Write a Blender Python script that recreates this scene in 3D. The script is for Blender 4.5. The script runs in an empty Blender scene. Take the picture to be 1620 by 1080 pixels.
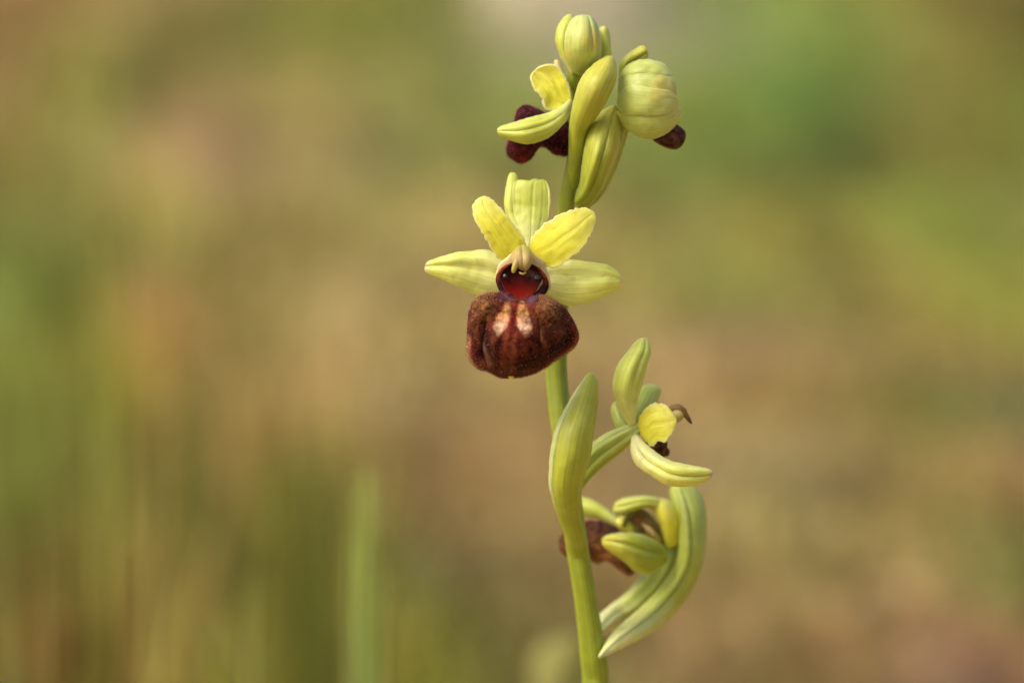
import bpy, math, random
import numpy as np
from mathutils import Vector, noise as mnoise

# ------------------------------------------------------------------ camera
scene = bpy.context.scene
COL = scene.collection
PITCH = math.radians(8.0)
FOCUS = 0.60                       # metres from lens to the open flower
MM = 0.001
PX = 0.071 * MM                    # size of one photo pixel at the flower
F = Vector((0, math.cos(PITCH), -math.sin(PITCH)))
U = Vector((0, math.sin(PITCH), math.cos(PITCH)))
R = Vector((1, 0, 0))
CAM = Vector((0, 0, 0.16)) - F * FOCUS
cam_data = bpy.data.cameras.new('camera')
cam = bpy.data.objects.new('camera', cam_data)
COL.objects.link(cam)
cam.location = CAM
cam.rotation_euler = (math.pi / 2 - PITCH, 0, 0)
cam_data.sensor_width = 36.0
cam_data.lens = 36.0 * FOCUS / (1620 * PX)
cam_data.clip_start = 0.01
cam_data.clip_end = 500
cam_data.dof.use_dof = True
cam_data.dof.focus_distance = FOCUS - 0.0015
cam_data.dof.aperture_fstop = (cam_data.lens * 0.001) / 0.0120
cam_data.dof.aperture_blades = 0
scene.camera = cam

# ------------------------------------------------------------------ sky, sun, exposure
world = bpy.data.worlds.new('World')
scene.world = world
world.use_nodes = True
wn = world.node_tree
bg = wn.nodes['Background']
sky = wn.nodes.new('ShaderNodeTexSky')
sky.sky_type = 'NISHITA'
sky.sun_disc = False
SUN_EL, SUN_AZ = math.radians(50), math.radians(-118)   # from the left, a little in front of the plant
sky.sun_elevation = SUN_EL
sky.sun_rotation = SUN_AZ
sky.air_density = 1.0
sky.dust_density = 6.0
sky.ozone_density = 1.0
wn.links.new(sky.outputs[0], bg.inputs[0])
bg.inputs[1].default_value = 0.14
sun_data = bpy.data.lights.new('sun', 'SUN')
sun = bpy.data.objects.new('sun', sun_data)
COL.objects.link(sun)
sun_dir = Vector((math.sin(SUN_AZ) * math.cos(SUN_EL), math.cos(SUN_AZ) * math.cos(SUN_EL), math.sin(SUN_EL)))
sun.rotation_euler = sun_dir.to_track_quat('Z', 'Y').to_euler()
sun.location = (0, 0, 3)
sun_data.energy = 1.15
sun_data.angle = math.radians(30)
sun_data.color = (1.0, 0.96, 0.86)
scene.view_settings.view_transform = 'Standard'
scene.view_settings.look = 'None'
scene.view_settings.exposure = 0.50
scene.view_settings.gamma = 1.0
scene.view_settings.use_curve_mapping = False
scene.cycles.use_denoising = True
try:
    scene.cycles.denoiser = 'OPENIMAGEDENOISE'
    scene.cycles.denoising_prefilter = 'ACCURATE'
except Exception:
    pass
scene.cycles.max_bounces = 8
scene.cycles.transmission_bounces = 4

# ------------------------------------------------------------------ small helpers
def lin(c):
    c = c / 255.0
    return c / 12.92 if c <= 0.04045 else ((c + 0.055) / 1.055) ** 2.4

def P(px, py, d=0.0):
    """point of the plant: photo position at the flower's distance, d mm nearer to the lens"""
    dist = FOCUS - d * MM
    k = dist / FOCUS
    return CAM + F * dist + (R * ((px - 810) * PX) + U * ((540 - py) * PX)) * k

LOC = {}
def empty(name, loc, parent=None):
    o = bpy.data.objects.new(name, None)
    COL.objects.link(o)
    o.empty_display_size = 0.01
    base = LOC[parent.name] if parent else Vector((0, 0, 0))
    o.location = Vector(loc) - base
    if parent:
        o.parent = parent
    LOC[o.name] = Vector(loc)
    return o

def tag(o, label=None, cat=None, group=None, kind=None):
    for k, v in (('label', label), ('category', cat), ('group', group), ('kind', kind)):
        if v:
            o[k] = v
    return o

def obj(name, verts, faces, mat, parent=None, uvs=None, cols=None, loc=None):
    base = LOC[parent.name] if parent else Vector((0, 0, 0))
    org = Vector(loc) if loc is not None else base
    me = bpy.data.meshes.new(name)
    me.from_pydata([tuple(Vector(v) - org) for v in verts], [], faces)
    me.polygons.foreach_set('use_smooth', [True] * len(me.polygons))
    if uvs is not None:
        lay = me.uv_layers.new(name='UVMap')
        idx = np.empty(len(me.loops), dtype=np.int32)
        me.loops.foreach_get('vertex_index', idx)
        lay.data.foreach_set('uv', np.asarray(uvs, dtype=np.float32)[idx].ravel())
    if cols is not None:
        ca = me.color_attributes.new('pigment', 'FLOAT_COLOR', 'POINT')
        ca.data.foreach_set('color', np.asarray(cols, dtype=np.float32).ravel())
    me.materials.append(mat)
    me.validate(clean_customdata=False)
    me.update()
    o = bpy.data.objects.new(name, me)
    COL.objects.link(o)
    o.location = org - base
    if parent:
        o.parent = parent
    LOC[o.name] = org
    return o

def cr(p, n, closed=False):
    """Catmull-Rom through the points, then n points even along the length"""
    p = np.asarray(p, float)
    q = np.vstack([2 * p[0] - p[1], p, 2 * p[-1] - p[-2]])
    out = []
    for i in range(1, len(q) - 2):
        a, b, c, d = q[i - 1], q[i], q[i + 1], q[i + 2]
        for k in range(14):
            t = k / 14
            out.append(0.5 * (2 * b + (c - a) * t + (2 * a - 5 * b + 4 * c - d) * t * t + (3 * b - a - 3 * c + d) * t ** 3))
    out.append(q[-2])
    out = np.array(out)
    seg = np.r_[0, np.cumsum(np.linalg.norm(np.diff(out[:, :2], axis=0), axis=1) + 1e-9)]
    s = np.linspace(0, seg[-1], n)
    return np.stack([np.interp(s, seg, out[:, k]) for k in range(out.shape[1])], 1)

def ramp(vals, t):
    """smooth interpolation of a list of numbers over t in 0..1"""
    vals = np.atleast_1d(np.asarray(vals, float))
    if len(vals) == 1:
        return np.full_like(np.asarray(t, float), vals[0])
    xs = np.linspace(0, 1, len(vals))
    c = cr(np.stack([xs, vals], 1), 101)
    return np.interp(t, c[:, 0], c[:, 1])

def g(x, c, w):
    return np.exp(-((x - c) / w) ** 2)

def sstep(a, b, x):
    t = np.clip((x - a) / (b - a), 0, 1)
    return t * t * (3 - 2 * t)

def sheet(name, mat, parent, outline, tip, d=(0,), bulge=(1,), tilt=(0,), prof=None, thick=0.28, N=56, M=25,
          ruffle=0.7, veins=(), vamp=0.06, wob=0.12, seed=0, dfun=None, pigment=None, edge=0.22, pw=1.0):
    """a closed, thin, curved leaf or petal: outline starts at its base; 'tip' indexes the apex; d, bulge, tilt in mm along base..tip"""
    o = np.asarray(outline, float)
    A = cr(o[:tip + 1], N + 2)[1:-1]
    B = cr(np.vstack([o[tip:], o[:1]])[::-1], N + 2)[1:-1]
    # rounder ends
    t = np.linspace(0, 1, N)
    u = 0.5 - 0.5 * np.cos(np.linspace(0, math.pi, M))
    u = 0.55 * u + 0.45 * np.linspace(0, 1, M)
    Tm, Um = np.meshgrid(t, u, indexing='ij')
    X = A[:, None, 0] * (1 - Um) + B[:, None, 0] * Um
    Y = A[:, None, 1] * (1 - Um) + B[:, None, 1] * Um
    if ruffle:
        for i in range(N):
            for side, C in ((0, A), (1, B)):
                n1 = mnoise.noise(Vector((i * 0.45 * 56 / N, side * 9.1, seed * 3.7))) + 0.6 * mnoise.noise(Vector((i * 1.15 * 56 / N, side * 5.1, seed * 2.7)))
                w = np.clip((u - 0.55) / 0.45, 0, 1) if side else np.clip((0.45 - u) / 0.45, 0, 1)
                vec = (A[i] - B[i]) * (-1 if side else 1)
                ln = np.linalg.norm(vec) + 1e-9
                X[i] += w ** 2 * n1 * ruffle * vec[0] / ln
                Y[i] += w ** 2 * n1 * ruffle * vec[1] / ln
    wid = np.hypot(A[:, 0] - B[:, 0], A[:, 1] - B[:, 1])
    wrel = np.sqrt(np.clip(wid / wid.max(), 0, 1))[:, None]
    base = ramp(d, t)[:, None] + ramp(tilt, t)[:, None] * (Um - 0.5)
    pf = prof(Um, Tm) if prof else (4 * Um * (1 - Um)) ** pw
    Dp = base + ramp(bulge, t)[:, None] * wrel * pf
    for v in veins:
        Dp += vamp * g(Um, v, 0.035) * np.sin(np.pi * np.clip(Tm * 1.05, 0, 1)) ** 0.5
    if dfun:
        Dp = Dp + dfun(X, Y, Um, Tm)
    G = np.zeros((N, M, 3))
    for i in range(N):
        for j in range(M):
            w = mnoise.noise(Vector((X[i, j] * 0.03, Y[i, j] * 0.03, seed * 7.3))) + 0.5 * mnoise.noise(Vector((X[i, j] * 0.09, Y[i, j] * 0.09, seed * 1.3)))
            G[i, j] = P(X[i, j], Y[i, j], Dp[i, j] + wob * w)
    du = np.gradient(G, axis=1)
    dt = np.gradient(G, axis=0)
    nrm = np.cross(du, dt)
    nrm /= (np.linalg.norm(nrm, axis=2, keepdims=True) + 1e-12)
    Fv = np.array(F)
    if (nrm @ Fv).mean() > 0:
        nrm = -nrm                              # nrm looks at the lens
    ef = np.sqrt(np.clip(1 - (2 * Um - 1) ** 4, 0, 1))
    ef *= np.sqrt(np.clip(1 - (2 * Tm - 1) ** 8, 0, 1))
    th = thick * MM * (edge + (1 - edge) * ef) * 0.5
    fr = G + nrm * th[..., None]
    bk = G - nrm * th[..., None]
    verts = np.vstack([fr.reshape(-1, 3), bk.reshape(-1, 3)])
    uv = np.stack([Um.ravel(), Tm.ravel()], 1)
    uv = np.vstack([uv, uv])
    cols = None
    if pigment:
        c = pigment(X.ravel(), Y.ravel(), Um.ravel(), Tm.ravel())
        c = np.hstack([c, np.ones((len(c), 1))])
        cols = np.vstack([c, c])
    faces = []
    K = N * M
    idx = lambda i, j: i * M + j
    flip = np.dot(np.cross(du[N // 2, M // 2], dt[N // 2, M // 2]), nrm[N // 2, M // 2]) < 0
    for i in range(N - 1):
        for j in range(M - 1):
            q = (idx(i, j), idx(i, j + 1), idx(i + 1, j + 1), idx(i + 1, j))
            if flip:
                q = q[::-1]
            faces.append(q)
            faces.append(tuple(K + k for k in q[::-1]))
    ring = [idx(0, j) for j in range(M)] + [idx(i, M - 1) for i in range(1, N)] + [idx(N - 1, j) for j in range(M - 2, -1, -1)] + [idx(i, 0) for i in range(N - 2, 0, -1)]
    for a, b in zip(ring, ring[1:] + ring[:1]):
        q = (b, a, K + a, K + b)
        faces.append(q[::-1] if flip else q)
    ob = obj(name, verts, faces, mat, parent, uv, cols)
    ob['_front'] = 0
    del ob['_front']
    SURF[ob.name] = (fr, nrm, X, Y, Um, Tm)
    return ob
SURF = {}

def tube(name, mat, parent, path, n=20, seg=None, ridges=0, ramp_=0.0, squash=1.0, caps=True, pigment=None, wob=0.02, seed=0, twist=0.0):
    """path of (px, py, depth mm, radius px)"""
    path = np.asarray(path, float)
    seg = seg or max(12, 7 * len(path))
    c = cr(path, seg)
    pts = [P(*q[:3]) for q in c]
    verts, uv = [], []
    prev = None
    for i, p in enumerate(pts):
        a = pts[min(i + 1, seg - 1)] - pts[max(i - 1, 0)]
        a.normalize()
        if prev is None:
            side = a.cross(F).normalized()
        else:
            side = (prev - a * prev.dot(a)).normalized()
        prev = side
        up = side.cross(a).normalized()
        r = c[i, 3] * PX
        for k in range(n):
            th = 2 * math.pi * k / n
            rr = r * (1 + (ramp_ * math.cos(ridges * th + twist * i / seg) if ridges else 0) + wob * mnoise.noise(Vector((k * 0.5, i * 0.25, seed))))
            verts.append(p + side * (rr * math.cos(th)) + up * (rr * math.sin(th) * squash))
            uv.append((k / n, i / (seg - 1)))
    faces = []
    for i in range(seg - 1):
        for k in range(n):
            k2 = (k + 1) % n
            faces.append((i * n + k, i * n + k2, (i + 1) * n + k2, (i + 1) * n + k))
    if caps:
        for i, s in ((0, -1), (seg - 1, 1)):
            a = pts[min(i + 1, seg - 1)] - pts[max(i - 1, 0)]
            a.normalize()
            verts.append(pts[i] + a * (s * c[i, 3] * PX * 0.5))
            uv.append((0.5, 0.0 if s < 0 else 1.0))
            m = len(verts) - 1
            for k in range(n):
                k2 = (k + 1) % n
                q = (i * n + k2, i * n + k, m) if s < 0 else (i * n + k, i * n + k2, m)
                faces.append(q)
    cols = None
    if pigment:
        cc = pigment(np.array(uv))
        cols = np.hstack([cc, np.ones((len(cc), 1))])
    return obj(name, verts, faces, mat, parent, uv, cols)

def ball(name, mat, parent, px, py, d, rx, ry, rz, rot=0.0, n=20, m=14, fn=None):
    """ellipsoid with radii in px (rx, ry) and mm (rz); fn(theta, phi) scales the radius"""
    verts, uv, faces = [], [], []
    cr_, sr_ = math.cos(rot), math.sin(rot)
    for i in range(m + 1):
        ph = math.pi * i / m
        for k in range(n):
            th = 2 * math.pi * k / n
            s = fn(th, ph) if fn else 1.0
            x = rx * math.sin(ph) * math.cos(th) * s
            y = ry * math.cos(ph) * s
            z = rz * math.sin(ph) * math.sin(th) * s
            verts.append(P(px + x * cr_ - y * sr_, py + x * sr_ + y * cr_, d + z))
            uv.append((k / n, i / m))
    for i in range(m):
        for k in range(n):
            k2 = (k + 1) % n
            faces.append((i * n + k, i * n + k2, (i + 1) * n + k2, (i + 1) * n + k))
    return obj(name, verts, faces, mat, parent, uv)

# ------------------------------------------------------------------ materials
def new_mat(name):
    m = bpy.data.materials.new(name)
    m.use_nodes = True
    nt = m.node_tree
    return m, nt, nt.nodes['Principled BSDF']

def N(nt, typ, **kw):
    n = nt.nodes.new(typ)
    for k, v in kw.items():
        setattr(n, k, v)
    return n

def mixc(nt, fac, a, b, mode='MIX'):
    m = N(nt, 'ShaderNodeMix', data_type='RGBA', blend_type=mode)
    for s, v in ((0, fac), (6, a), (7, b)):
        if hasattr(v, 'is_output'):
            nt.links.new(v, m.inputs[s])
        else:
            m.inputs[s].default_value = v if s == 0 else (*v, 1)
    return m.outputs[2]

def mth(nt, op, a, b=None, c=None, clamp=False):
    m = N(nt, 'ShaderNodeMath', operation=op)
    m.use_clamp = clamp
    for i, v in enumerate((a, b, c)):
        if v is None:
            continue
        if hasattr(v, 'is_output'):
            nt.links.new(v, m.inputs[i])
        else:
            m.inputs[i].default_value = v
    return m.outputs[0]

def plant_mat(name, base, mid, tip, vein=None, nveins=7, vstr=0.35, edgec=None, estr=0.5, ewide=0.16, mott=0.10, sss=0.45, rough=0.42,
              spec=0.35, srad=(1.0, 0.9, 0.25), sscale=0.0009, spots=None, bump=0.22, tipc=None, streak=0.75, leftc=None):
    m, nt, b = new_mat(name)
    uv = N(nt, 'ShaderNodeUVMap', uv_map='UVMap')
    sep = N(nt, 'ShaderNodeSeparateXYZ')
    nt.links.new(uv.outputs[0], sep.inputs[0])
    u, t = sep.outputs[0], sep.outputs[1]
    tc = N(nt, 'ShaderNodeTexCoord')
    nz = N(nt, 'ShaderNodeTexNoise')
    nz.inputs['Scale'].default_value = 700
    nz.inputs['Detail'].default_value = 4
    nt.links.new(tc.outputs['Object'], nz.inputs['Vector'])
    big = N(nt, 'ShaderNodeTexNoise')
    big.inputs['Scale'].default_value = 190
    big.inputs['Detail'].default_value = 2
    nt.links.new(tc.outputs['Object'], big.inputs['Vector'])
    cr_ = N(nt, 'ShaderNodeValToRGB')
    e = cr_.color_ramp.elements
    e[0].position, e[0].color = 0.05, (*base, 1)
    e[1].position, e[1].color = 0.97, (*tip, 1)
    k = e.new(0.48)
    k.color = (*mid, 1)
    tt = mth(nt, 'ADD', t, mth(nt, 'MULTIPLY', mth(nt, 'SUBTRACT', big.outputs[0], 0.5), 0.35))
    nt.links.new(tt, cr_.inputs[0])
    col = cr_.outputs[0]
    if tipc is not None:
        mr = N(nt, 'ShaderNodeMapRange', interpolation_type='SMOOTHSTEP')
        mr.inputs[1].default_value, mr.inputs[2].default_value = 0.90, 0.985
        nt.links.new(t, mr.inputs[0])
        col = mixc(nt, mr.outputs[0], col, tipc)
    if edgec is not None:
        ed = mth(nt, 'ABSOLUTE', mth(nt, 'SUBTRACT', mth(nt, 'MULTIPLY', u, 2.0), 1.0))
        mr = N(nt, 'ShaderNodeMapRange', interpolation_type='SMOOTHSTEP')
        mr.inputs[1].default_value, mr.inputs[2].default_value = 1 - ewide, 1.0
        nt.links.new(ed, mr.inputs[0])
        col = mixc(nt, mth(nt, 'MULTIPLY', mr.outputs[0], estr), col, edgec)
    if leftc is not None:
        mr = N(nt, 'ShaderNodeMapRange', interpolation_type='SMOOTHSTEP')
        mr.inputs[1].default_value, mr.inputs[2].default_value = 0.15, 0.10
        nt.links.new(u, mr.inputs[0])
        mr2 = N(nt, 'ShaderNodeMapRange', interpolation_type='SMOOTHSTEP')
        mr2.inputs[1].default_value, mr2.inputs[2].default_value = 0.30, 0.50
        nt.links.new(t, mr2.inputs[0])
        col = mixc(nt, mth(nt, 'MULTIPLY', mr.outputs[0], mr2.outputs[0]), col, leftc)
    vm = None
    if vein is not None:
        uu = mth(nt, 'ADD', u, mth(nt, 'MULTIPLY', mth(nt, 'SUBTRACT', big.outputs[0], 0.5), 0.08))
        w = mth(nt, 'ABSOLUTE', mth(nt, 'SUBTRACT', mth(nt, 'FRACT', mth(nt, 'MULTIPLY', uu, float(nveins))), 0.5))
        mr = N(nt, 'ShaderNodeMapRange', interpolation_type='SMOOTHSTEP')
        mr.inputs[1].default_value, mr.inputs[2].default_value = 0.16, 0.0
        mr.inputs[3].default_value, mr.inputs[4].default_value = 0.0, 1.0
        nt.links.new(w, mr.inputs[0])
        vm = mth(nt, 'MULTIPLY', mr.outputs[0], mth(nt, 'ADD', mth(nt, 'MULTIPLY', nz.outputs[0], 0.6), 0.5), clamp=True)
        col = mixc(nt, mth(nt, 'MULTIPLY', vm, vstr), col, vein)
    if spots is not None:
        mr = N(nt, 'ShaderNodeMapRange', interpolation_type='SMOOTHSTEP')
        mr.inputs[1].default_value, mr.inputs[2].default_value = 0.50, 0.72
        nt.links.new(big.outputs[0], mr.inputs[0])
        col = mixc(nt, mth(nt, 'MULTIPLY', mr.outputs[0], 0.7), col, spots)
    # scattered tiny brownish specks
    sk = N(nt, 'ShaderNodeTexNoise')
    sk.inputs['Scale'].default_value = 1100
    sk.inputs['Detail'].default_value = 1
    nt.links.new(tc.outputs['Object'], sk.inputs['Vector'])
    mrs = N(nt, 'ShaderNodeMapRange', interpolation_type='SMOOTHSTEP')
    mrs.inputs[1].default_value, mrs.inputs[2].default_value = 0.66, 0.76
    nt.links.new(sk.outputs[0], mrs.inputs[0])
    col = mixc(nt, mth(nt, 'MULTIPLY', mrs.outputs[0], 0.20), col, (0.30, 0.20, 0.05))
    # fine streaks along the organ
    cmb = N(nt, 'ShaderNodeCombineXYZ')
    nt.links.new(mth(nt, 'MULTIPLY', u, 34.0), cmb.inputs[0])
    nt.links.new(mth(nt, 'MULTIPLY', t, 3.0), cmb.inputs[1])
    stn = N(nt, 'ShaderNodeTexNoise')
    stn.inputs['Scale'].default_value = 1.0
    stn.inputs['Detail'].default_value = 3
    nt.links.new(cmb.outputs[0], stn.inputs['Vector'])
    sv = N(nt, 'ShaderNodeVectorMath', operation='SCALE')
    nt.links.new(col, sv.inputs[0])
    nt.links.new(mth(nt, 'ADD', mth(nt, 'MULTIPLY', mth(nt, 'SUBTRACT', stn.outputs[0], 0.5), streak), 1.0), sv.inputs['Scale'])
    col = sv.outputs[0]
    # fine cellular mottling
    mo = mth(nt, 'ADD', mth(nt, 'MULTIPLY', mth(nt, 'SUBTRACT', nz.outputs[0], 0.5), mott * 4), 1.0)
    mv = N(nt, 'ShaderNodeVectorMath', operation='SCALE')
    nt.links.new(col, mv.inputs[0])
    nt.links.new(mo, mv.inputs['Scale'])
    nt.links.new(mv.outputs[0], b.inputs['Base Color'])
    b.inputs['Roughness'].default_value = rough
    b.inputs['Specular IOR Level'].default_value = spec
    b.inputs['Subsurface Weight'].default_value = sss
    b.inputs['Subsurface Radius'].default_value = srad
    b.inputs['Subsurface Scale'].default_value = sscale
    bp = N(nt, 'ShaderNodeBump')
    bp.inputs['Strength'].default_value = bump
    bp.inputs['Distance'].default_value = 0.0002
    nt.links.new(nz.outputs[0], bp.inputs['Height'])
    nt.links.new(bp.outputs[0], b.inputs['Normal'])
    return m

def lip_mat(name, sheen=0.05, rough=0.92):
    m, nt, b = new_mat(name)
    a = N(nt, 'ShaderNodeAttribute', attribute_name='pigment')
    tc = N(nt, 'ShaderNodeTexCoord')
    nz = N(nt, 'ShaderNodeTexNoise')
    nz.inputs['Scale'].default_value = 1300
    nz.inputs['Detail'].default_value = 5
    nz.inputs['Roughness'].default_value = 0.65
    nt.links.new(tc.outputs['Object'], nz.inputs['Vector'])
    mo = mth(nt, 'ADD', mth(nt, 'MULTIPLY', mth(nt, 'SUBTRACT', nz.outputs[0], 0.5), 3.4), 0.74)
    mv = N(nt, 'ShaderNodeVectorMath', operation='SCALE')
    nt.links.new(a.outputs['Color'], mv.inputs[0])
    nt.links.new(mo, mv.inputs['Scale'])
    nt.links.new(mv.outputs[0], b.inputs['Base Color'])
    b.inputs['Roughness'].default_value = rough
    b.inputs['Specular IOR Level'].default_value = 0.05
    b.inputs['Sheen Weight'].default_value = sheen
    b.inputs['Sheen Roughness'].default_value = 0.5
    b.inputs['Sheen Tint'].default_value = (0.75, 0.45, 0.38, 1)
    b.inputs['Subsurface Weight'].default_value = 0.2
    b.inputs['Subsurface Radius'].default_value = (1, 0.2, 0.1)
    b.inputs['Subsurface Scale'].default_value = 0.0006
    bp = N(nt, 'ShaderNodeBump')
    bp.inputs['Strength'].default_value = 0.6
    bp.inputs['Distance'].default_value = 0.0003
    nt.links.new(nz.outputs[0], bp.inputs['Height'])
    nt.links.new(bp.outputs[0], b.inputs['Normal'])
    return m

def simple_mat(name, c, rough=0.5, spec=0.4, sss=0.0, coat=0.0, mott=0.15, scale=900, attr=False):
    m, nt, b = new_mat(name)
    tc = N(nt, 'ShaderNodeTexCoord')
    nz = N(nt, 'ShaderNodeTexNoise')
    nz.inputs['Scale'].default_value = scale
    nz.inputs['Detail'].default_value = 4
    nt.links.new(tc.outputs['Object'], nz.inputs['Vector'])
    mo = mth(nt, 'ADD', mth(nt, 'MULTIPLY', mth(nt, 'SUBTRACT', nz.outputs[0], 0.5), mott * 4), 1.0)
    mv = N(nt, 'ShaderNodeVectorMath', operation='SCALE')
    if attr:
        a = N(nt, 'ShaderNodeAttribute', attribute_name='pigment')
        nt.links.new(a.outputs['Color'], mv.inputs[0])
    else:
        mv.inputs[0].default_value = c
    nt.links.new(mo, mv.inputs['Scale'])
    nt.links.new(mv.outputs[0], b.inputs['Base Color'])
    b.inputs['Roughness'].default_value = rough
    b.inputs['Specular IOR Level'].default_value = spec
    if sss:
        b.inputs['Subsurface Weight'].default_value = sss
        b.inputs['Subsurface Radius'].default_value = (1, 0.7, 0.3)
        b.inputs['Subsurface Scale'].default_value = 0.0008
    if coat:
        b.inputs['Coat Weight'].default_value = coat
        b.inputs['Coat Roughness'].default_value = 0.12
    return m

M_STEM = plant_mat('stem_green', (0.27, 0.31, 0.024), (0.27, 0.33, 0.026), (0.26, 0.32, 0.03), vein=(0.42, 0.46, 0.10), nveins=9, vstr=0.25, sss=0.35, rough=0.4)
M_BRACT = plant_mat('bract_green', (0.27, 0.32, 0.025), (0.38, 0.41, 0.045), (0.50, 0.47, 0.065), vein=(0.24, 0.29, 0.02), nveins=8, vstr=0.32,
                    edgec=(0.48, 0.54, 0.20), estr=0.8, ewide=0.22, sss=0.5)
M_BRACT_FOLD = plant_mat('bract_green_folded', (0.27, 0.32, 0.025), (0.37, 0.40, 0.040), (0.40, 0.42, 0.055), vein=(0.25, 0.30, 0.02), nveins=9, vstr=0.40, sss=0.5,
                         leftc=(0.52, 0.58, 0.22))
M_BRACT_PALE = plant_mat('bract_green_pale', (0.70, 0.68, 0.26), (0.38, 0.42, 0.05), (0.42, 0.47, 0.09), vein=(0.26, 0.33, 0.03), nveins=6, vstr=0.25, edgec=(0.34, 0.42, 0.06), estr=0.5, ewide=0.3, sss=0.5)
M_SEPAL = plant_mat('sepal_pale_green', (0.86, 0.82, 0.42), (0.77, 0.77, 0.22), (0.63, 0.66, 0.12), vein=(0.36, 0.44, 0.06), nveins=6, vstr=0.26,
                    edgec=(0.60, 0.63, 0.15), estr=0.55, ewide=0.25, sss=0.6, tipc=(0.62, 0.46, 0.26))
M_SEPALG = plant_mat('sepal_green', (0.66, 0.66, 0.28), (0.49, 0.53, 0.085), (0.51, 0.55, 0.11), vein=(0.34, 0.42, 0.04), nveins=3, vstr=0.28,
                     edgec=(0.62, 0.62, 0.24), estr=0.6, ewide=0.2, sss=0.6)
M_PETAL = plant_mat('petal_yellow', (0.72, 0.66, 0.05), (0.78, 0.74, 0.07), (0.76, 0.70, 0.14), vein=(0.62, 0.54, 0.03), nveins=3, vstr=0.18,
                    edgec=(0.82, 0.74, 0.34), estr=0.75, ewide=0.22, sss=0.6)
M_BUD = plant_mat('bud_pale_green', (0.41, 0.47, 0.10), (0.45, 0.50, 0.12), (0.51, 0.55, 0.17), vein=(0.36, 0.42, 0.05), nveins=5, vstr=0.16,
                  edgec=(0.66, 0.68, 0.32), estr=0.6, ewide=0.2, spots=(0.54, 0.42, 0.07), sss=0.5)
M_OVARY = plant_mat('ovary_green', (0.30, 0.37, 0.05), (0.38, 0.45, 0.08), (0.46, 0.52, 0.13), vein=(0.16, 0.24, 0.02), nveins=6, vstr=0.6, sss=0.45)
M_OVARY_PALE = plant_mat('ovary_green_pale', (0.60, 0.60, 0.26), (0.36, 0.41, 0.07), (0.30, 0.37, 0.06), vein=(0.22, 0.30, 0.02), nveins=6, vstr=0.35, sss=0.45)
M_LIP = lip_mat('lip_velvet')
M_CREAM = plant_mat('column_cream', (0.62, 0.52, 0.26), (0.68, 0.58, 0.36), (0.64, 0.50, 0.24), sss=0.6, rough=0.45, mott=0.06)
M_ANTHER = plant_mat('anther_tan', (0.34, 0.24, 0.06), (0.43, 0.30, 0.11), (0.38, 0.37, 0.05), vein=(0.40, 0.28, 0.10), nveins=3, vstr=0.3, sss=0.5)
M_CAVITY = simple_mat('cavity_gloss', (0.1, 0.01, 0.005), rough=0.30, spec=0.10, coat=0.0, mott=0.05, attr=True, sss=0.1)
M_EYE = simple_mat('eye_gloss', (0.025, 0.02, 0.015), rough=0.12, spec=0.6, coat=0.8)
M_COLO = plant_mat('column_olive', (0.16, 0.13, 0.02), (0.15, 0.12, 0.02), (0.20, 0.14, 0.03), sss=0.3, rough=0.55)
M_BROWN = plant_mat('withered_brown', (0.40, 0.25, 0.06), (0.22, 0.12, 0.03), (0.10, 0.05, 0.015), vein=(0.08, 0.03, 0.01), nveins=4, vstr=0.5, sss=0.2, rough=0.6)

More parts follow.
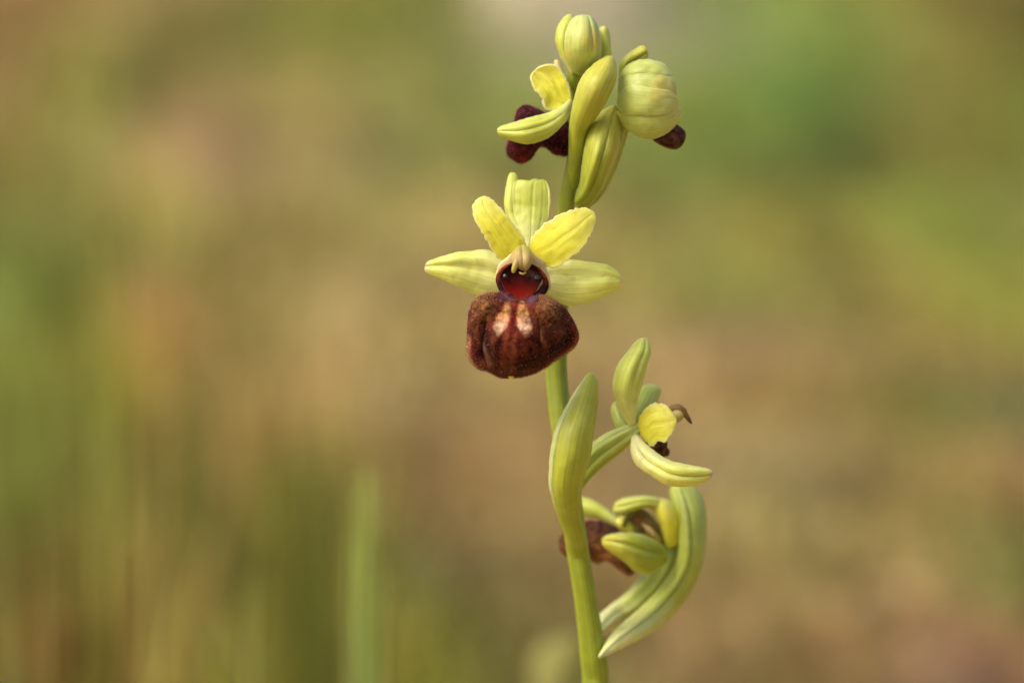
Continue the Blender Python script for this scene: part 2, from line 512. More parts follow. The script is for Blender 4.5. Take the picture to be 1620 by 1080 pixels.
# ------------------------------------------------------------------ the ground: dry litter with greener patches
# (x, y in metres, surface colour as sRGB): what covers the soil there - straw, bare earth, moss, green turf
COVER = np.array([
    (-0.277,2.368,118,92,53),(-0.242,2.368,141,129,77),(-0.197,2.368,113,103,60),(-0.144,2.368,103,102,48),(-0.109,2.368,112,115,44),(-0.046,2.368,101,105,47),
    (-0.011,2.368,121,123,77),(0.021,2.368,154,150,125),(0.067,2.368,145,143,115),(0.119,2.368,117,129,82),(0.172,2.368,113,132,59),(0.207,2.368,104,120,53),
    (0.235,2.368,136,132,68),(0.263,2.368,113,100,39),(0.281,2.368,66,67,25),(-0.242,2.016,131,109,77),(-0.220,2.016,139,137,59),(-0.198,2.016,127,133,73),
    (-0.177,2.016,100,89,44),(-0.149,2.016,107,104,50),(-0.121,2.016,142,128,76),(-0.077,2.016,132,128,74),(-0.034,2.016,115,117,60),(-0.009,2.016,116,128,67),
    (0.028,2.016,116,128,67),(0.059,2.016,113,128,56),(0.096,2.016,110,126,51),(0.136,2.016,83,117,51),(0.164,2.016,87,107,44),(0.201,2.016,110,111,58),(0.226,2.016,124,112,47),
    (0.248,2.016,87,104,38),(-0.214,1.712,123,104,57),(-0.195,1.712,137,131,85),(-0.175,1.712,140,151,79),(-0.152,1.712,173,137,112),(-0.132,1.712,154,133,115),
    (-0.107,1.712,142,126,78),(-0.069,1.712,140,131,87),(-0.036,1.712,113,116,60),(-0.003,1.712,121,123,67),(0.038,1.712,112,118,60),(0.079,1.712,102,118,53),
    (0.107,1.712,85,98,41),(0.134,1.712,76,93,42),(0.159,1.712,72,84,35),(0.181,1.712,108,100,48),(0.200,1.712,115,114,45),(0.217,1.712,100,109,45),(-0.192,1.470,117,119,54),
    (-0.174,1.470,115,107,65),(-0.155,1.470,169,158,87),(-0.135,1.470,159,151,93),(-0.113,1.470,143,130,78),(-0.088,1.470,129,115,68),(-0.052,1.470,147,140,81),
    (-0.027,1.470,144,130,85),(0.010,1.470,140,128,77),(0.047,1.470,130,123,72),(0.071,1.470,130,128,70),(0.103,1.470,120,113,50),(0.133,1.470,123,123,60),
    (0.170,1.470,116,134,55),(0.194,1.470,128,130,68),(-0.174,1.274,126,139,72),(-0.156,1.274,114,122,72),(-0.143,1.274,89,88,39),(-0.129,1.274,134,141,72),
    (-0.111,1.274,114,99,58),(-0.087,1.274,149,136,85),(-0.047,1.274,154,139,95),(-0.002,1.274,145,128,82),(0.042,1.274,140,133,77),(0.065,1.274,135,138,72),
    (0.098,1.274,124,123,63),(0.131,1.274,134,124,65),(0.165,1.274,137,140,61),(-0.159,1.111,121,127,49),(-0.147,1.111,98,110,40),(-0.128,1.111,136,116,84),
    (-0.108,1.111,154,117,77),(-0.098,1.111,115,102,58),(-0.079,1.111,140,133,68),(-0.059,1.111,138,123,81),(-0.033,1.111,154,139,90),(-0.002,1.111,149,133,87),
    (0.039,1.111,154,133,92),(0.079,1.111,158,133,104),(0.100,1.111,140,121,81),(0.124,1.111,142,130,83),(0.151,1.111,122,106,63),(-0.149,0.999,119,125,52),
    (-0.135,0.999,100,106,43),(-0.122,0.999,125,118,52),(-0.109,0.999,152,138,72),(-0.093,0.999,144,136,99),(-0.071,0.999,202,176,123),(-0.051,0.999,151,132,106),
    (-0.021,0.999,148,131,89),(0.008,0.999,147,128,87),(0.036,0.999,154,133,92),(0.059,0.999,161,140,95),(0.080,0.999,150,133,81),(0.109,0.999,115,104,47),
    (0.128,0.999,109,115,51),(0.151,0.999,117,119,79),(-0.139,0.890,112,123,56),(-0.124,0.890,110,114,32),(-0.112,0.890,119,125,39),(-0.103,0.890,81,87,26),
    (-0.092,0.890,127,109,60),(-0.080,0.890,169,155,99),(-0.066,0.890,191,164,113),(-0.048,0.890,154,142,86),(-0.030,0.890,154,128,87),(-0.011,0.890,145,120,80),
    (0.016,0.890,145,123,82),(0.055,0.890,159,138,103),(0.069,0.890,129,124,79),(0.087,0.890,163,144,108),(0.105,0.890,142,127,79),(0.137,0.890,163,134,93),
    (-0.130,0.794,135,141,72),(-0.115,0.794,79,87,25),(-0.102,0.794,83,82,33),(-0.093,0.794,102,102,49),(-0.077,0.794,131,112,54),(-0.068,0.794,157,123,75),
    (-0.055,0.794,115,118,47),(-0.040,0.794,127,128,64),(-0.022,0.794,141,118,79),(-0.005,0.794,121,106,70),(0.015,0.794,140,120,80),(0.032,0.794,149,128,90),
    (0.057,0.794,145,134,88),(0.068,0.794,169,161,106),(0.087,0.794,149,134,84),(0.103,0.794,161,146,91),(0.123,0.794,116,112,64),(-0.120,0.719,130,136,69),
    (-0.099,0.719,97,89,46),(-0.091,0.719,115,116,71),(-0.077,0.719,83,97,32),(-0.065,0.719,145,131,75),(-0.054,0.719,119,115,46),(-0.038,0.719,115,113,62),
    (-0.024,0.719,105,109,63),(-0.006,0.719,116,103,70),(0.014,0.719,130,113,70),(0.030,0.719,140,118,74),(0.054,0.719,138,118,77),(0.077,0.719,149,132,89),
    (0.093,0.719,161,138,100),(0.123,0.719,110,115,62),(-0.115,0.635,117,136,54),(-0.108,0.635,113,103,49),(-0.098,0.635,114,125,63),(-0.087,0.635,98,100,42),
    (-0.077,0.635,107,85,39),(-0.068,0.635,138,149,69),(-0.061,0.635,138,142,75),(-0.050,0.635,122,114,50),(-0.034,0.635,119,115,58),(-0.022,0.635,135,133,57),
    (-0.009,0.635,116,113,56),(0.007,0.635,140,128,82),(0.028,0.635,140,118,74),(0.046,0.635,159,136,101),(0.062,0.635,135,118,76),(0.077,0.635,144,118,84),
    (0.095,0.635,125,100,57),(0.105,0.635,157,119,107),(0.117,0.635,143,109,81),(-0.109,0.568,104,71,41),(-0.099,0.568,116,84,37),(-0.088,0.568,116,122,63),
    (-0.081,0.568,126,93,43),(-0.073,0.568,133,112,69),(-0.064,0.568,133,146,59),(-0.050,0.568,134,113,53),(-0.034,0.568,114,107,50),(-0.018,0.568,126,131,42),
    (-0.004,0.568,121,118,56),(0.010,0.568,145,138,82),(0.022,0.568,140,138,87),(0.034,0.568,140,118,82),(0.048,0.568,127,109,63),(0.069,0.568,136,115,71),
    (0.083,0.568,137,117,77),(0.097,0.568,157,134,123),(0.111,0.568,108,87,54),
], float)
COV_RGB = np.vectorize(lin)(COVER[:, 2:5])
COV_RGB = np.clip(COV_RGB.mean(0) + 0.92 * (COV_RGB - COV_RGB.mean(0)), 0.01, 0.9) * np.array([0.98, 0.945, 0.85])
ALB = 1.17

_rg = np.random.default_rng(11)
_CW = [(2 * math.pi / (0.02 + 0.10 * k), _rg.random() * 6.28, _rg.random() * 6.28, 0.7 + 0.6 * _rg.random()) for k in _rg.random(14) ** 1.6]
def clump(x, y):
    v = np.zeros(np.shape(x))
    for f, a, ph, am in _CW:
        v = v + am * np.sin(f * (np.cos(a) * x + np.sin(a) * y * 0.5) + ph)
    return np.clip(1 + 0.075 * v, 0.55, 1.6)

def cover_colour(x, y):
    """mean albedo of the ground cover at ground points"""
    x, y = np.asarray(x, float), np.asarray(y, float)
    q = np.maximum(y + 0.62, 0.3)
    yy = COVER[:, 1] + 0.62
    out = np.zeros(x.shape + (3,))
    sw = np.full(x.shape, 1e-9)
    base = np.array([lin(150), lin(126), lin(76)])
    out += base * 1e-9
    for k in range(len(COVER)):
        w = np.exp(-((x - COVER[k, 0]) / (0.0092 * yy[k])) ** 2 - (np.log(q / yy[k]) / 0.040) ** 2)
        out += w[..., None] * COV_RGB[k]
        sw += w
    return out / sw[..., None] * ALB * clump(x, y)[..., None]

def axis_steps(lo, hi, near_lo, near_hi, step):
    a = list(np.arange(near_lo, near_hi + step / 2, step))
    s, v = step, near_hi
    while v < hi:
        s *= 1.35
        v = min(hi, v + s)
        a.append(v)
    s, v = step, near_lo
    pre = []
    while v > lo:
        s *= 1.35
        v = max(lo, v - s)
        pre.append(v)
    return np.array(pre[::-1] + a)

gx = axis_steps(-120, 120, -0.5, 0.5, 0.02)
gy = axis_steps(-120, 200, -0.3, 3.2, 0.02)
GX, GY = np.meshgrid(gx, gy, indexing='xy')
def height(x, y):
    return 0.004 * np.sin(x * 17 + 1.3 * np.sin(y * 9)) * np.cos(y * 13 + x * 5) - 0.002
GZ = height(GX, GY)
m, nt, b = new_mat('ground_litter')
at = N(nt, 'ShaderNodeAttribute', attribute_name='pigment')
tc = N(nt, 'ShaderNodeTexCoord')
n1 = N(nt, 'ShaderNodeTexNoise')
n1.inputs['Scale'].default_value = 90
n1.inputs['Detail'].default_value = 6
nt.links.new(tc.outputs['Object'], n1.inputs['Vector'])
n2 = N(nt, 'ShaderNodeTexNoise')
n2.inputs['Scale'].default_value = 14
n2.inputs['Detail'].default_value = 3
nt.links.new(tc.outputs['Object'], n2.inputs['Vector'])
mv = N(nt, 'ShaderNodeVectorMath', operation='SCALE')
nt.links.new(at.outputs['Color'], mv.inputs[0])
f1 = mth(nt, 'ADD', mth(nt, 'MULTIPLY', mth(nt, 'SUBTRACT', n1.outputs[0], 0.5), 1.4), 1.0)
f2 = mth(nt, 'ADD', mth(nt, 'MULTIPLY', mth(nt, 'SUBTRACT', n2.outputs[0], 0.5), 0.5), 1.0)
nt.links.new(mth(nt, 'MULTIPLY', f1, f2), mv.inputs['Scale'])
nt.links.new(mv.outputs[0], b.inputs['Base Color'])
b.inputs['Roughness'].default_value = 0.95
b.inputs['Specular IOR Level'].default_value = 0.1
cc = cover_colour(GX.ravel(), GY.ravel())
nx = len(gx)
fc = [(j * nx + i, j * nx + i + 1, (j + 1) * nx + i + 1, (j + 1) * nx + i) for j in range(len(gy) - 1) for i in range(nx - 1)]
ground = obj('ground', np.stack([GX.ravel(), GY.ravel(), GZ.ravel()], 1), fc, m, None, None, np.hstack([cc, np.ones((len(cc), 1))]))
tag(ground, 'dry straw coloured ground with soft green patches behind the orchid', 'ground', kind='structure')

# short turf and straw lying on it: nobody could count it
def blade_mat(name, attr=True):
    m, nt, b = new_mat(name)
    a = N(nt, 'ShaderNodeAttribute', attribute_name='pigment')
    nt.links.new(a.outputs['Color'], b.inputs['Base Color'])
    b.inputs['Roughness'].default_value = 0.6
    b.inputs['Specular IOR Level'].default_value = 0.2
    tr = N(nt, 'ShaderNodeBsdfTranslucent')
    nt.links.new(a.outputs['Color'], tr.inputs[0])
    mx = N(nt, 'ShaderNodeMixShader')
    mx.inputs[0].default_value = 0.35
    nt.links.new(b.outputs[0], mx.inputs[1])
    nt.links.new(tr.outputs[0], mx.inputs[2])
    nt.links.new(mx.outputs[0], nt.nodes['Material Output'].inputs['Surface'])
    return m
M_BLADE = blade_mat('grass_blades')
rng = np.random.default_rng(5)

def turf(name, n, yr, hr, wr, label, lie=0.6):
    y = yr[0] * (yr[1] / yr[0]) ** rng.random(n)
    x = (rng.random(n) - 0.5) * 2 * np.where(rng.random(n) < 0.5, 0.12, 0.42) * (y + 0.6) + (rng.random(n) - 0.5) * 0.06
    h = hr[0] + (hr[1] - hr[0]) * rng.random(n) ** 2
    w = (wr[0] + (wr[1] - wr[0]) * rng.random(n)) * (0.6 + 0.4 * (y + 0.6))
    az = rng.random(n) * 2 * math.pi
    lean = lie * rng.random(n) ** 0.7 * 1.5
    dx, dy = np.cos(az), np.sin(az)
    sx, sy = -dy, dx
    z0 = height(x, y) - 0.001
    col = cover_colour(x, y) * (0.75 + 0.5 * rng.random(n))[:, None]
    # straw is warmer, green blades are greener than their patch
    k = rng.random(n)[:, None]
    col = np.where(k < 0.4, col * np.array([1.12, 1.0, 0.95]), np.where(k > 0.7, col * np.array([0.88, 1.02, 0.85]), col))
    V = np.zeros((n, 5, 3))
    for i, s in enumerate((0.0, 0.5)):
        ax = lean * s * h * s
        cz = z0 + h * s * np.cos(lean * s * 0.8)
        ww = w * (1 - 0.35 * s) / 2
        for j, sg in enumerate((-1, 1)):
            V[:, i * 2 + j, 0] = x + dx * ax + sg * sx * ww
            V[:, i * 2 + j, 1] = y + dy * ax + sg * sy * ww
            V[:, i * 2 + j, 2] = cz
    V[:, 4, 0] = x + dx * lean * h * 0.8
    V[:, 4, 1] = y + dy * lean * h * 0.8
    V[:, 4, 2] = z0 + h * np.cos(np.minimum(lean * 0.9, 1.45))
    faces = []
    for i in range(n):
        a = i * 5
        faces.append((a, a + 1, a + 3, a + 2))
        faces.append((a + 2, a + 3, a + 4))
    c5 = np.repeat(np.hstack([np.clip(col, 0, 0.8), np.ones((n, 1))]), 5, axis=0)
    o = obj(name, V.reshape(-1, 3), faces, M_BLADE, None, None, c5)
    return tag(o, label, 'grass', kind='stuff')
turf('short_grass', 78000, (0.10, 3.6), (0.004, 0.016), (0.0008, 0.0022), 'short dry grass and straw covering the ground behind the orchid', 0.9)

def tussocks(name, n, label):
    ks = rng.random((n, 4))
    V, Fc, Cc = [], [], []
    for k in range(n):
        y = 0.42 * (2.4 / 0.42) ** ks[k, 0]
        x = (-0.125 + 0.10 * ks[k, 1] ** 1.5) * (y + 0.6) if ks[k, 2] < 0.8 else (-0.02 + 0.15 * ks[k, 1]) * (y + 0.6)
        right = ks[k, 2] >= 0.8
        c = cover_colour(np.array([x]), np.array([y]))[0] * (1.05 + 1.0 * ks[k, 3])
        for j in range(14):
            h = (0.014 + 0.03 * rng.random()) * (0.45 if right else 1.0) * (1.3 if y < 1 else 0.9)
            a = rng.random() * 6.28
            bx, by = x + rng.normal(0, 0.004), y + rng.normal(0, 0.004)
            w = 0.0014 + 0.0012 * rng.random()
            le = 0.35 * rng.random() * h
            s = len(V)
            ca, sa = math.cos(a), math.sin(a)
            for q_, ww in ((0, 1.0), (0.55, 0.8)):
                for sg in (-1, 1):
                    V.append((bx + ca * le * q_ * q_ - sa * sg * w * ww / 2, by + sa * le * q_ * q_ + ca * sg * w * ww / 2, h * q_ - 0.002))
            V.append((bx + ca * le, by + sa * le, h - 0.002))
            Fc += [(s, s + 1, s + 3, s + 2), (s + 2, s + 3, s + 4)]
            kk = 0.8 + 0.4 * rng.random()
            Cc += [(min(0.8, c[0] * kk), min(0.8, c[1] * kk), min(0.8, c[2] * kk), 1)] * 5
    o = obj(name, V, Fc, M_BLADE, None, None, Cc)
    return tag(o, label, 'grass', kind='stuff')
tussocks('grass_tussocks', 250, 'thicker blurred grass growing on the ground mostly at the left')

# taller out-of-focus grass on the left: each tuft a thing, each blade a part
def grass_blade(name, parent, px, d, top, w_mm, bend, c, seed, lean_d=0.0):
    """blade standing on the ground under photo column px, d mm from the flower plane, its tip at photo row 'top'"""
    tipp = P(px + bend, top, d + lean_d)
    foot = P(px, 1080, d)
    t0 = Vector((foot.x, foot.y, 0))
    # follow the lens's column down to the soil at that depth
    n = 12
    verts, faces, cols = [], [], []
    rr = random.Random(seed)
    ph = rr.random() * 6
    for i in range(n + 1):
        s = i / n
        p = t0.lerp(tipp, s)
        p.x -= (tipp.x - t0.x) * 0.35 * math.sin(math.pi * s)
        ww = w_mm * MM * 0.5 * (1 - s ** 3) * (0.75 + 0.25 * math.sin(math.pi * min(1, s * 1.4))) + 0.0001
        a = Vector((math.cos(ph * 0.15), math.sin(ph * 0.15), 0))
        bk = Vector((-a.y, a.x, 0))
        k = 0.9 + 0.2 * rr.random()
        ww *= 0.7 + 0.6 * (0.5 + mnoise.noise(Vector((s * 3.1, seed * 2.9, 8.0))))
        for q in (p - a * ww, p - bk * (ww * 0.45), p + a * ww, p + bk * 0.0003 - bk * (ww * 0.3)):
            verts.append(q)
            e = 0.5 + 0.5 * mnoise.noise(Vector((s * 2.3, seed * 1.7, 4.0)))
            cols.append((c[0] * k * (0.62 + 0.76 * e), c[1] * k * (0.76 + 0.48 * e), c[2] * k * (0.65 + 0.8 * e), 1))
    for i in range(n):
        for j in range(4):
            j2 = (j + 1) % 4
            faces.append((i * 4 + j, i * 4 + j2, i * 4 + 4 + j2, i * 4 + 4 + j))
    faces.append((3, 2, 1, 0))
    faces.append(tuple(n * 4 + j for j in range(4)))
    return obj(name, verts, faces, M_BLADE, parent, None, cols)

def rgb(r, gg, bb, k=1.75):
    return (lin(r) * k, lin(gg) * k, lin(bb) * k)

def tuft(label, px, d, blades, group='grass tufts out of focus on the left'):
    f = P(px, 1080, d)
    t = empty('grass_tuft', (f.x, f.y, 0))
    tag(t, label, 'grass tuft', group)
    for i, (bx, dd, top, w, bend, c) in enumerate(blades):
        grass_blade('blade', t, bx, d + dd, top, w, bend, c, i + int(px))
    return t
tuft('pale green tall grass blade nearest the orchid stem on the left', 570, -230,
     [(572, 0, 728, 4.0, 6, rgb(142, 155, 75)), (590, -8, 745, 3.6, -4, rgb(138, 150, 72)), (554, 10, 760, 3.4, 6, rgb(142, 152, 75)), (566, 20, 850, 3.6, -12, rgb(140, 150, 85)), (600, 14, 900, 3.0, 4, rgb(130, 142, 70))])
tuft('dark green grass tuft left of the pale tall blade', 470, -420,
     [(448, 0, 700, 5.5, -8, rgb(104, 106, 38)), (478, -30, 690, 5.5, 4, rgb(98, 101, 36)), (508, 20, 705, 5.0, 8, rgb(106, 106, 42)), (464, 40, 705, 5.5, 0, rgb(100, 97, 36)), (436, 25, 720, 5.0, -10, rgb(100, 102, 38)), (492, 50, 695, 5.5, 4, rgb(98, 100, 36)), (522, 35, 730, 4.5, 8, rgb(106, 107, 44))])
tuft('yellowish green low grass tuft at the bottom edge', 390, -280,
     [(372, 0, 940, 3.6, -20, rgb(140, 145, 55)), (395, 20, 900, 3.2, 6, rgb(150, 150, 78)), (350, -15, 985, 3.2, -14, rgb(130, 140, 48))])
tuft('straw coloured grass tuft between dark green blades', 236, -300,
     [(236, 0, 790, 2.8, 4, rgb(142, 132, 72)), (212, 10, 860, 2.4, -10, rgb(140, 110, 62)), (140, -30, 830, 2.6, -14, rgb(100, 98, 40))])
tuft('green grass tuft at the left edge of the picture', 60, -330,
     [(20, 0, 700, 3.5, -14, rgb(120, 122, 60)), (75, 20, 820, 3.0, -10, rgb(130, 122, 62)), (110, -20, 700, 3.5, 10, rgb(98, 96, 32)), (170, -40, 660, 3.5, 26, rgb(92, 92, 26))])
tuft('tall thin yellow green grass stalks leaning at the upper left', 170, -520,
     [(205, 0, 60, 1.6, -80, rgb(160, 154, 70)), (252, 10, 200, 1.3, 6, rgb(175, 148, 88)), (165, 30, 150, 1.2, -30, rgb(145, 148, 70))])
_pal = [(118, 112, 52), (132, 118, 62), (106, 106, 42), (124, 98, 50), (134, 132, 62), (100, 98, 38), (140, 124, 72), (116, 92, 44)]
_rt = random.Random(21)
for _px, _dd, _lo, _hi, _lb in (
        (25, 640, 640, 980, 'blurred olive and straw grass blades at the far left edge of the picture'),
        (105, 600, 700, 960, 'blurred grass blades standing around the reddish brown dead leaf'),
        (190, 700, 640, 960, 'blurred grass blades just right of the reddish brown dead leaf'),
        (280, 720, 660, 940, 'blurred grass blades midway between the dead leaf and the dark green tuft'),
        (345, 620, 740, 980, 'blurred grass blades directly left of the low yellowish green tuft'),
        (670, 760, 850, 1000, 'low blurred grass blades between the pale tall blade and the orchid stem')):
    _bl = [(_px + _rt.uniform(-50, 50), _rt.uniform(-220, 60), _rt.uniform(_lo, _hi), _rt.uniform(3.0, 6.5), _rt.uniform(-70, 70), rgb(*_pal[_rt.randrange(8)])) for _ in range(11)]
    tuft(_lb, _px, -_dd, _bl)
# a dead brown leaf and a pale green leaf lying low
def low_leaf(name, label, px, py, d, L, W, c, ang, cat):
    p = P(px, py, d)
    n, mm_ = 14, 7
    verts, faces, cols = [], [], []
    for i in range(n + 1):
        s = i / n
        w = W * math.sin(math.pi * (0.04 + 0.94 * s)) ** 0.7
        for sd in (0, 1):
            for j in range(mm_):
                v = (j / (mm_ - 1) - 0.5) * w
                z = (s - 0.5) * L * 0.95
                q = Vector((v * math.cos(ang) + z * math.sin(ang) * 0.8, abs(v) * 0.5 + 0.2 * z, z * math.cos(ang) - v * math.sin(ang) * 0.8))
                q.y += (0.0004 if sd else 0)
                verts.append(p + q)
                k = 0.9 + 0.2 * mnoise.noise(Vector((i * 0.4, j * 0.5, px)))
                cols.append((c[0] * k, c[1] * k, c[2] * k, 1))
    S = 2 * mm_
    for i in range(n):
        for j in range(mm_ - 1):
            a = i * S + j
            faces.append((a, a + 1, a + 1 + S, a + S))
            a += mm_
            faces.append((a, a + S, a + 1 + S, a + 1))
        for j in (0, mm_ - 1):
            a = i * S + j
            faces.append((a, a + S, a + S + mm_, a + mm_))
    # its short stalk down to the soil
    lo = min(range(len(verts)), key=lambda k: verts[k].z)
    b0 = len(verts)
    for q in (verts[lo], Vector((verts[lo].x, verts[lo].y, -0.002))):
        for dx_, dy_ in ((-1, -1), (1, -1), (1, 1), (-1, 1)):
            verts.append(q + Vector((dx_ * 0.0006, dy_ * 0.0006, 0)))
            cols.append((*c, 1))
    for j in range(4):
        faces.append((b0 + j, b0 + (j + 1) % 4, b0 + 4 + (j + 1) % 4, b0 + 4 + j))
    o = obj(name, verts, faces, M_BLADE, None, None, cols, loc=(p.x, p.y, 0))
    return tag(o, label, cat)
low_leaf('dead_leaf', 'reddish brown dead leaf low in the grass at the bottom left', 104, 1020, -420, 0.011, 0.010, rgb(112, 80, 34, 1.2), 0.3, 'leaf')
low_leaf('green_leaf', 'pale yellow green leaf low beside the foot of the orchid stem', 893, 1064, -300, 0.014, 0.012, rgb(165, 160, 88, 1.05), 0.5, 'leaf')
# pale stone far back
def stone(label, px, py, rx, ry, rz, c, seed):
    d_ = F * FOCUS + R * ((px - 810) * PX) + U * ((540 - py) * PX)
    q = CAM + d_ * ((CAM.z - rz * 0.3) / -d_.z)
    verts, faces, cols = [], [], []
    n, m_ = 24, 12
    for i in range(m_ + 1):
        ph = math.pi * i / m_
        for k in range(n):
            th = 2 * math.pi * k / n
            v = Vector((math.sin(ph) * math.cos(th), math.sin(ph) * math.sin(th), math.cos(ph)))
            s = 1 + 0.28 * mnoise.noise(v * 1.3 + Vector((seed, 0, 0))) + 0.1 * mnoise.noise(v * 4 + Vector((seed, 2, 0)))
            verts.append(Vector((q.x + v.x * rx * s, q.y + v.y * ry * s, rz * 0.3 + v.z * rz * s)))
            kk = 0.9 + 0.25 * mnoise.noise(v * 3)
            cols.append((c[0] * kk, c[1] * kk, c[2] * kk, 1))
    for i in range(m_):
        for k in range(n):
            k2 = (k + 1) % n
            faces.append((i * n + k, (i + 1) * n + k, (i + 1) * n + k2, i * n + k2))
    M = simple_mat('limestone', (0.4, 0.4, 0.4), rough=0.9, spec=0.2, attr=True, scale=60, mott=0.3)
    o = obj('stone', verts, faces, M, None, None, cols, loc=(q.x, q.y, 0))
    return tag(o, label, 'stone')
stone('pale grey stone far behind the topmost orchid bud', 900, -8, 0.055, 0.05, 0.035, rgb(178, 166, 138, 1.15), 3)

# ------------------------------------------------------------------ the orchid
foot = P(940, 1080, -16)
orchid = empty('orchid', (foot.x + 0.002, foot.y - 0.004, 0))
tag(orchid, 'spider orchid with yellow green sepals and dark red velvet lips on a green stem', 'orchid')
base_pt = LOC['orchid']
# the stem goes on below the frame to the soil
sp = [(925, 112, -9, 7), (917, 150, -10, 9), (912, 200, -9, 10), (908, 250, -9, 12), (899, 300, -9.5, 13), (893, 345, -10, 14), (888, 400, -10.5, 15),
      (884, 470, -11, 16), (880, 540, -11, 17), (880, 590, -11, 17.5), (885, 650, -10.5, 17.5), (894, 720, -10, 17), (902, 780, -10.5, 17), (909, 840, -11.5, 18),
      (918, 900, -12.5, 18), (926, 950, -13.5, 18.5), (933, 1000, -14.5, 20), (939, 1045, -15.5, 22), (942, 1090, -16.5, 22), (944, 1300, -16, 23), (944, 1800, -8, 24), (944, 2760, 4, 26)]
stem = tube('stem', M_STEM, orchid, sp, n=28, seg=190, ridges=5, ramp_=0.03, caps=True, wob=0.03)

def mkflower(name, px, py, d, label):
    f = empty(name, P(px, py, d), orchid)
    f['label'] = label
    return f

# ---- the open flower that faces the lens
fl = mkflower('flower', 825, 430, -2, 'open flower facing the camera with dark red velvet lip')
tube('ovary', M_OVARY, fl, [(885, 500, -10, 10), (872, 470, -8.5, 13), (852, 440, -6.5, 15), (836, 420, -4, 14), (828, 412, -2.5, 9)], ridges=6, ramp_=0.06)
def dorsal_prof(u, t):
    return (4 * u * (1 - u)) ** 1.2 * 0.8 - 0.16 * g(u, 0.52, 0.025) - 0.10 * g(u, 0.8, 0.03) + 0.3 * sstep(0.86, 1.0, np.abs(2 * u - 1)) * sstep(0.3, 0.6, t)
sheet('sepal', M_SEPALG, fl, [(836, 396), (827, 374), (816, 350), (812, 330), (811, 305), (813, 291), (819, 285), (826, 287), (834, 289), (840, 285), (847, 282), (853, 286), (857, 286), (862, 285), (867, 292), (870, 302), (871, 315),
                              (870, 330), (866, 350), (854, 376)], 10, d=(-2.5, -3.5, -4.2, -4.6, -5.6), bulge=(0.3, 0.6, 0.6, 0.5), prof=dorsal_prof, N=64, M=45, seed=1, wob=0.14)
sheet('sepal_margin', M_SEPALG, fl, [(830, 384), (816, 364), (803, 344), (798, 326), (799, 305), (803, 283), (807, 274), (811, 272), (818, 277), (819, 288), (817, 310), (818, 335), (826, 362)], 7, d=(-3.6, -5.0, -5.8, -7.0), bulge=(0.2, 0.5, 0.5, 0.2),
      N=44, M=19, seed=10)
def lat_l(u, t):
    return (4 * u * (1 - u)) ** 1.3 * 0.6 - 0.28 * g(u, 0.44, 0.13) * sstep(0.0, 0.3, t) + 0.22 * g(u, 0.2, 0.12)
sheet('sepal', M_SEPAL, fl, [(822, 445), (806, 418), (774, 396), (745, 397), (723, 399), (704, 404), (688, 409), (677, 414), (672, 422), (673, 430), (683, 436), (706, 445), (732, 457),
                             (757, 468), (775, 470), (792, 467), (812, 460)], 8, d=(-2.8, -3.0, -2.6, -2.0, -2.6), bulge=(0.5, 1.2, 1.4, 1.3), prof=lat_l, N=64, M=33, seed=2)
def lat_r(u, t):
    return (4 * u * (1 - u)) ** 1.3 * 0.6 - 0.22 * g(u, 0.36, 0.12) * sstep(0.05, 0.35, t)
sheet('sepal', M_SEPAL, fl, [(832, 445), (850, 425), (868, 416), (885, 411), (908, 411), (930, 414), (958, 418), (973, 426), (982, 436), (984, 447), (979, 456), (958, 467), (929, 479),
                             (900, 483), (875, 476), (855, 465)], 9, d=(-2.8, -3.0, -2.4, -2.0, -3.0), bulge=(0.5, 1.2, 1.6, 1.3), prof=lat_r, N=64, M=33, seed=3)
def pet(u, t):
    return (4 * u * (1 - u)) ** 1.4 * 0.5 - 0.12 * g(u, 0.5, 0.05) * sstep(0.1, 0.3, t) + 0.25 * (2 * u - 1) ** 4
sheet('petal', M_PETAL, fl, [(818, 412), (792, 411), (781, 400), (771, 382), (759, 362), (750, 346), (747, 329), (753, 317), (763, 311), (771, 311), (781, 318), (792, 329), (803, 342), (815, 358),
                             (828, 375), (830, 389), (828, 402)], 8, d=(-1.2, 0.0, 0.6, 0.2), bulge=(0.3, 0.7, 0.9, 0.8), prof=pet, ruffle=2.2, N=72, M=31, seed=4, thick=0.3)
sheet('petal', M_PETAL, fl, [(836, 406), (837, 393), (842, 375), (862, 354), (885, 340), (910, 330), (928, 329), (940, 335), (943, 349), (937, 367), (922, 391), (899, 411), (882, 423), (866, 422),
                             (850, 411)], 7, d=(-1.2, 0.2, 0.6, -0.3), bulge=(0.3, 0.7, 0.9, 0.6), prof=pet, ruffle=2.2, N=72, M=31, seed=5, thick=0.3)
# hood behind the column, cream
sheet('hood', M_CREAM, fl, [(824, 472), (801, 463), (788, 452), (784, 440), (786, 428), (790, 417), (804, 405), (814, 397), (820, 391.5), (828, 389), (836, 393), (846, 403), (860, 413), (866, 429),
                            (871, 446), (870, 459), (850, 472)], 9, d=(-2.2, -1.2, -0.2, 1.0), bulge=(0.0, 0.0, 0.3, 0.6), prof=lambda u, t: (4 * u * (1 - u)) ** 0.9, N=48, M=33, seed=6, thick=0.7)
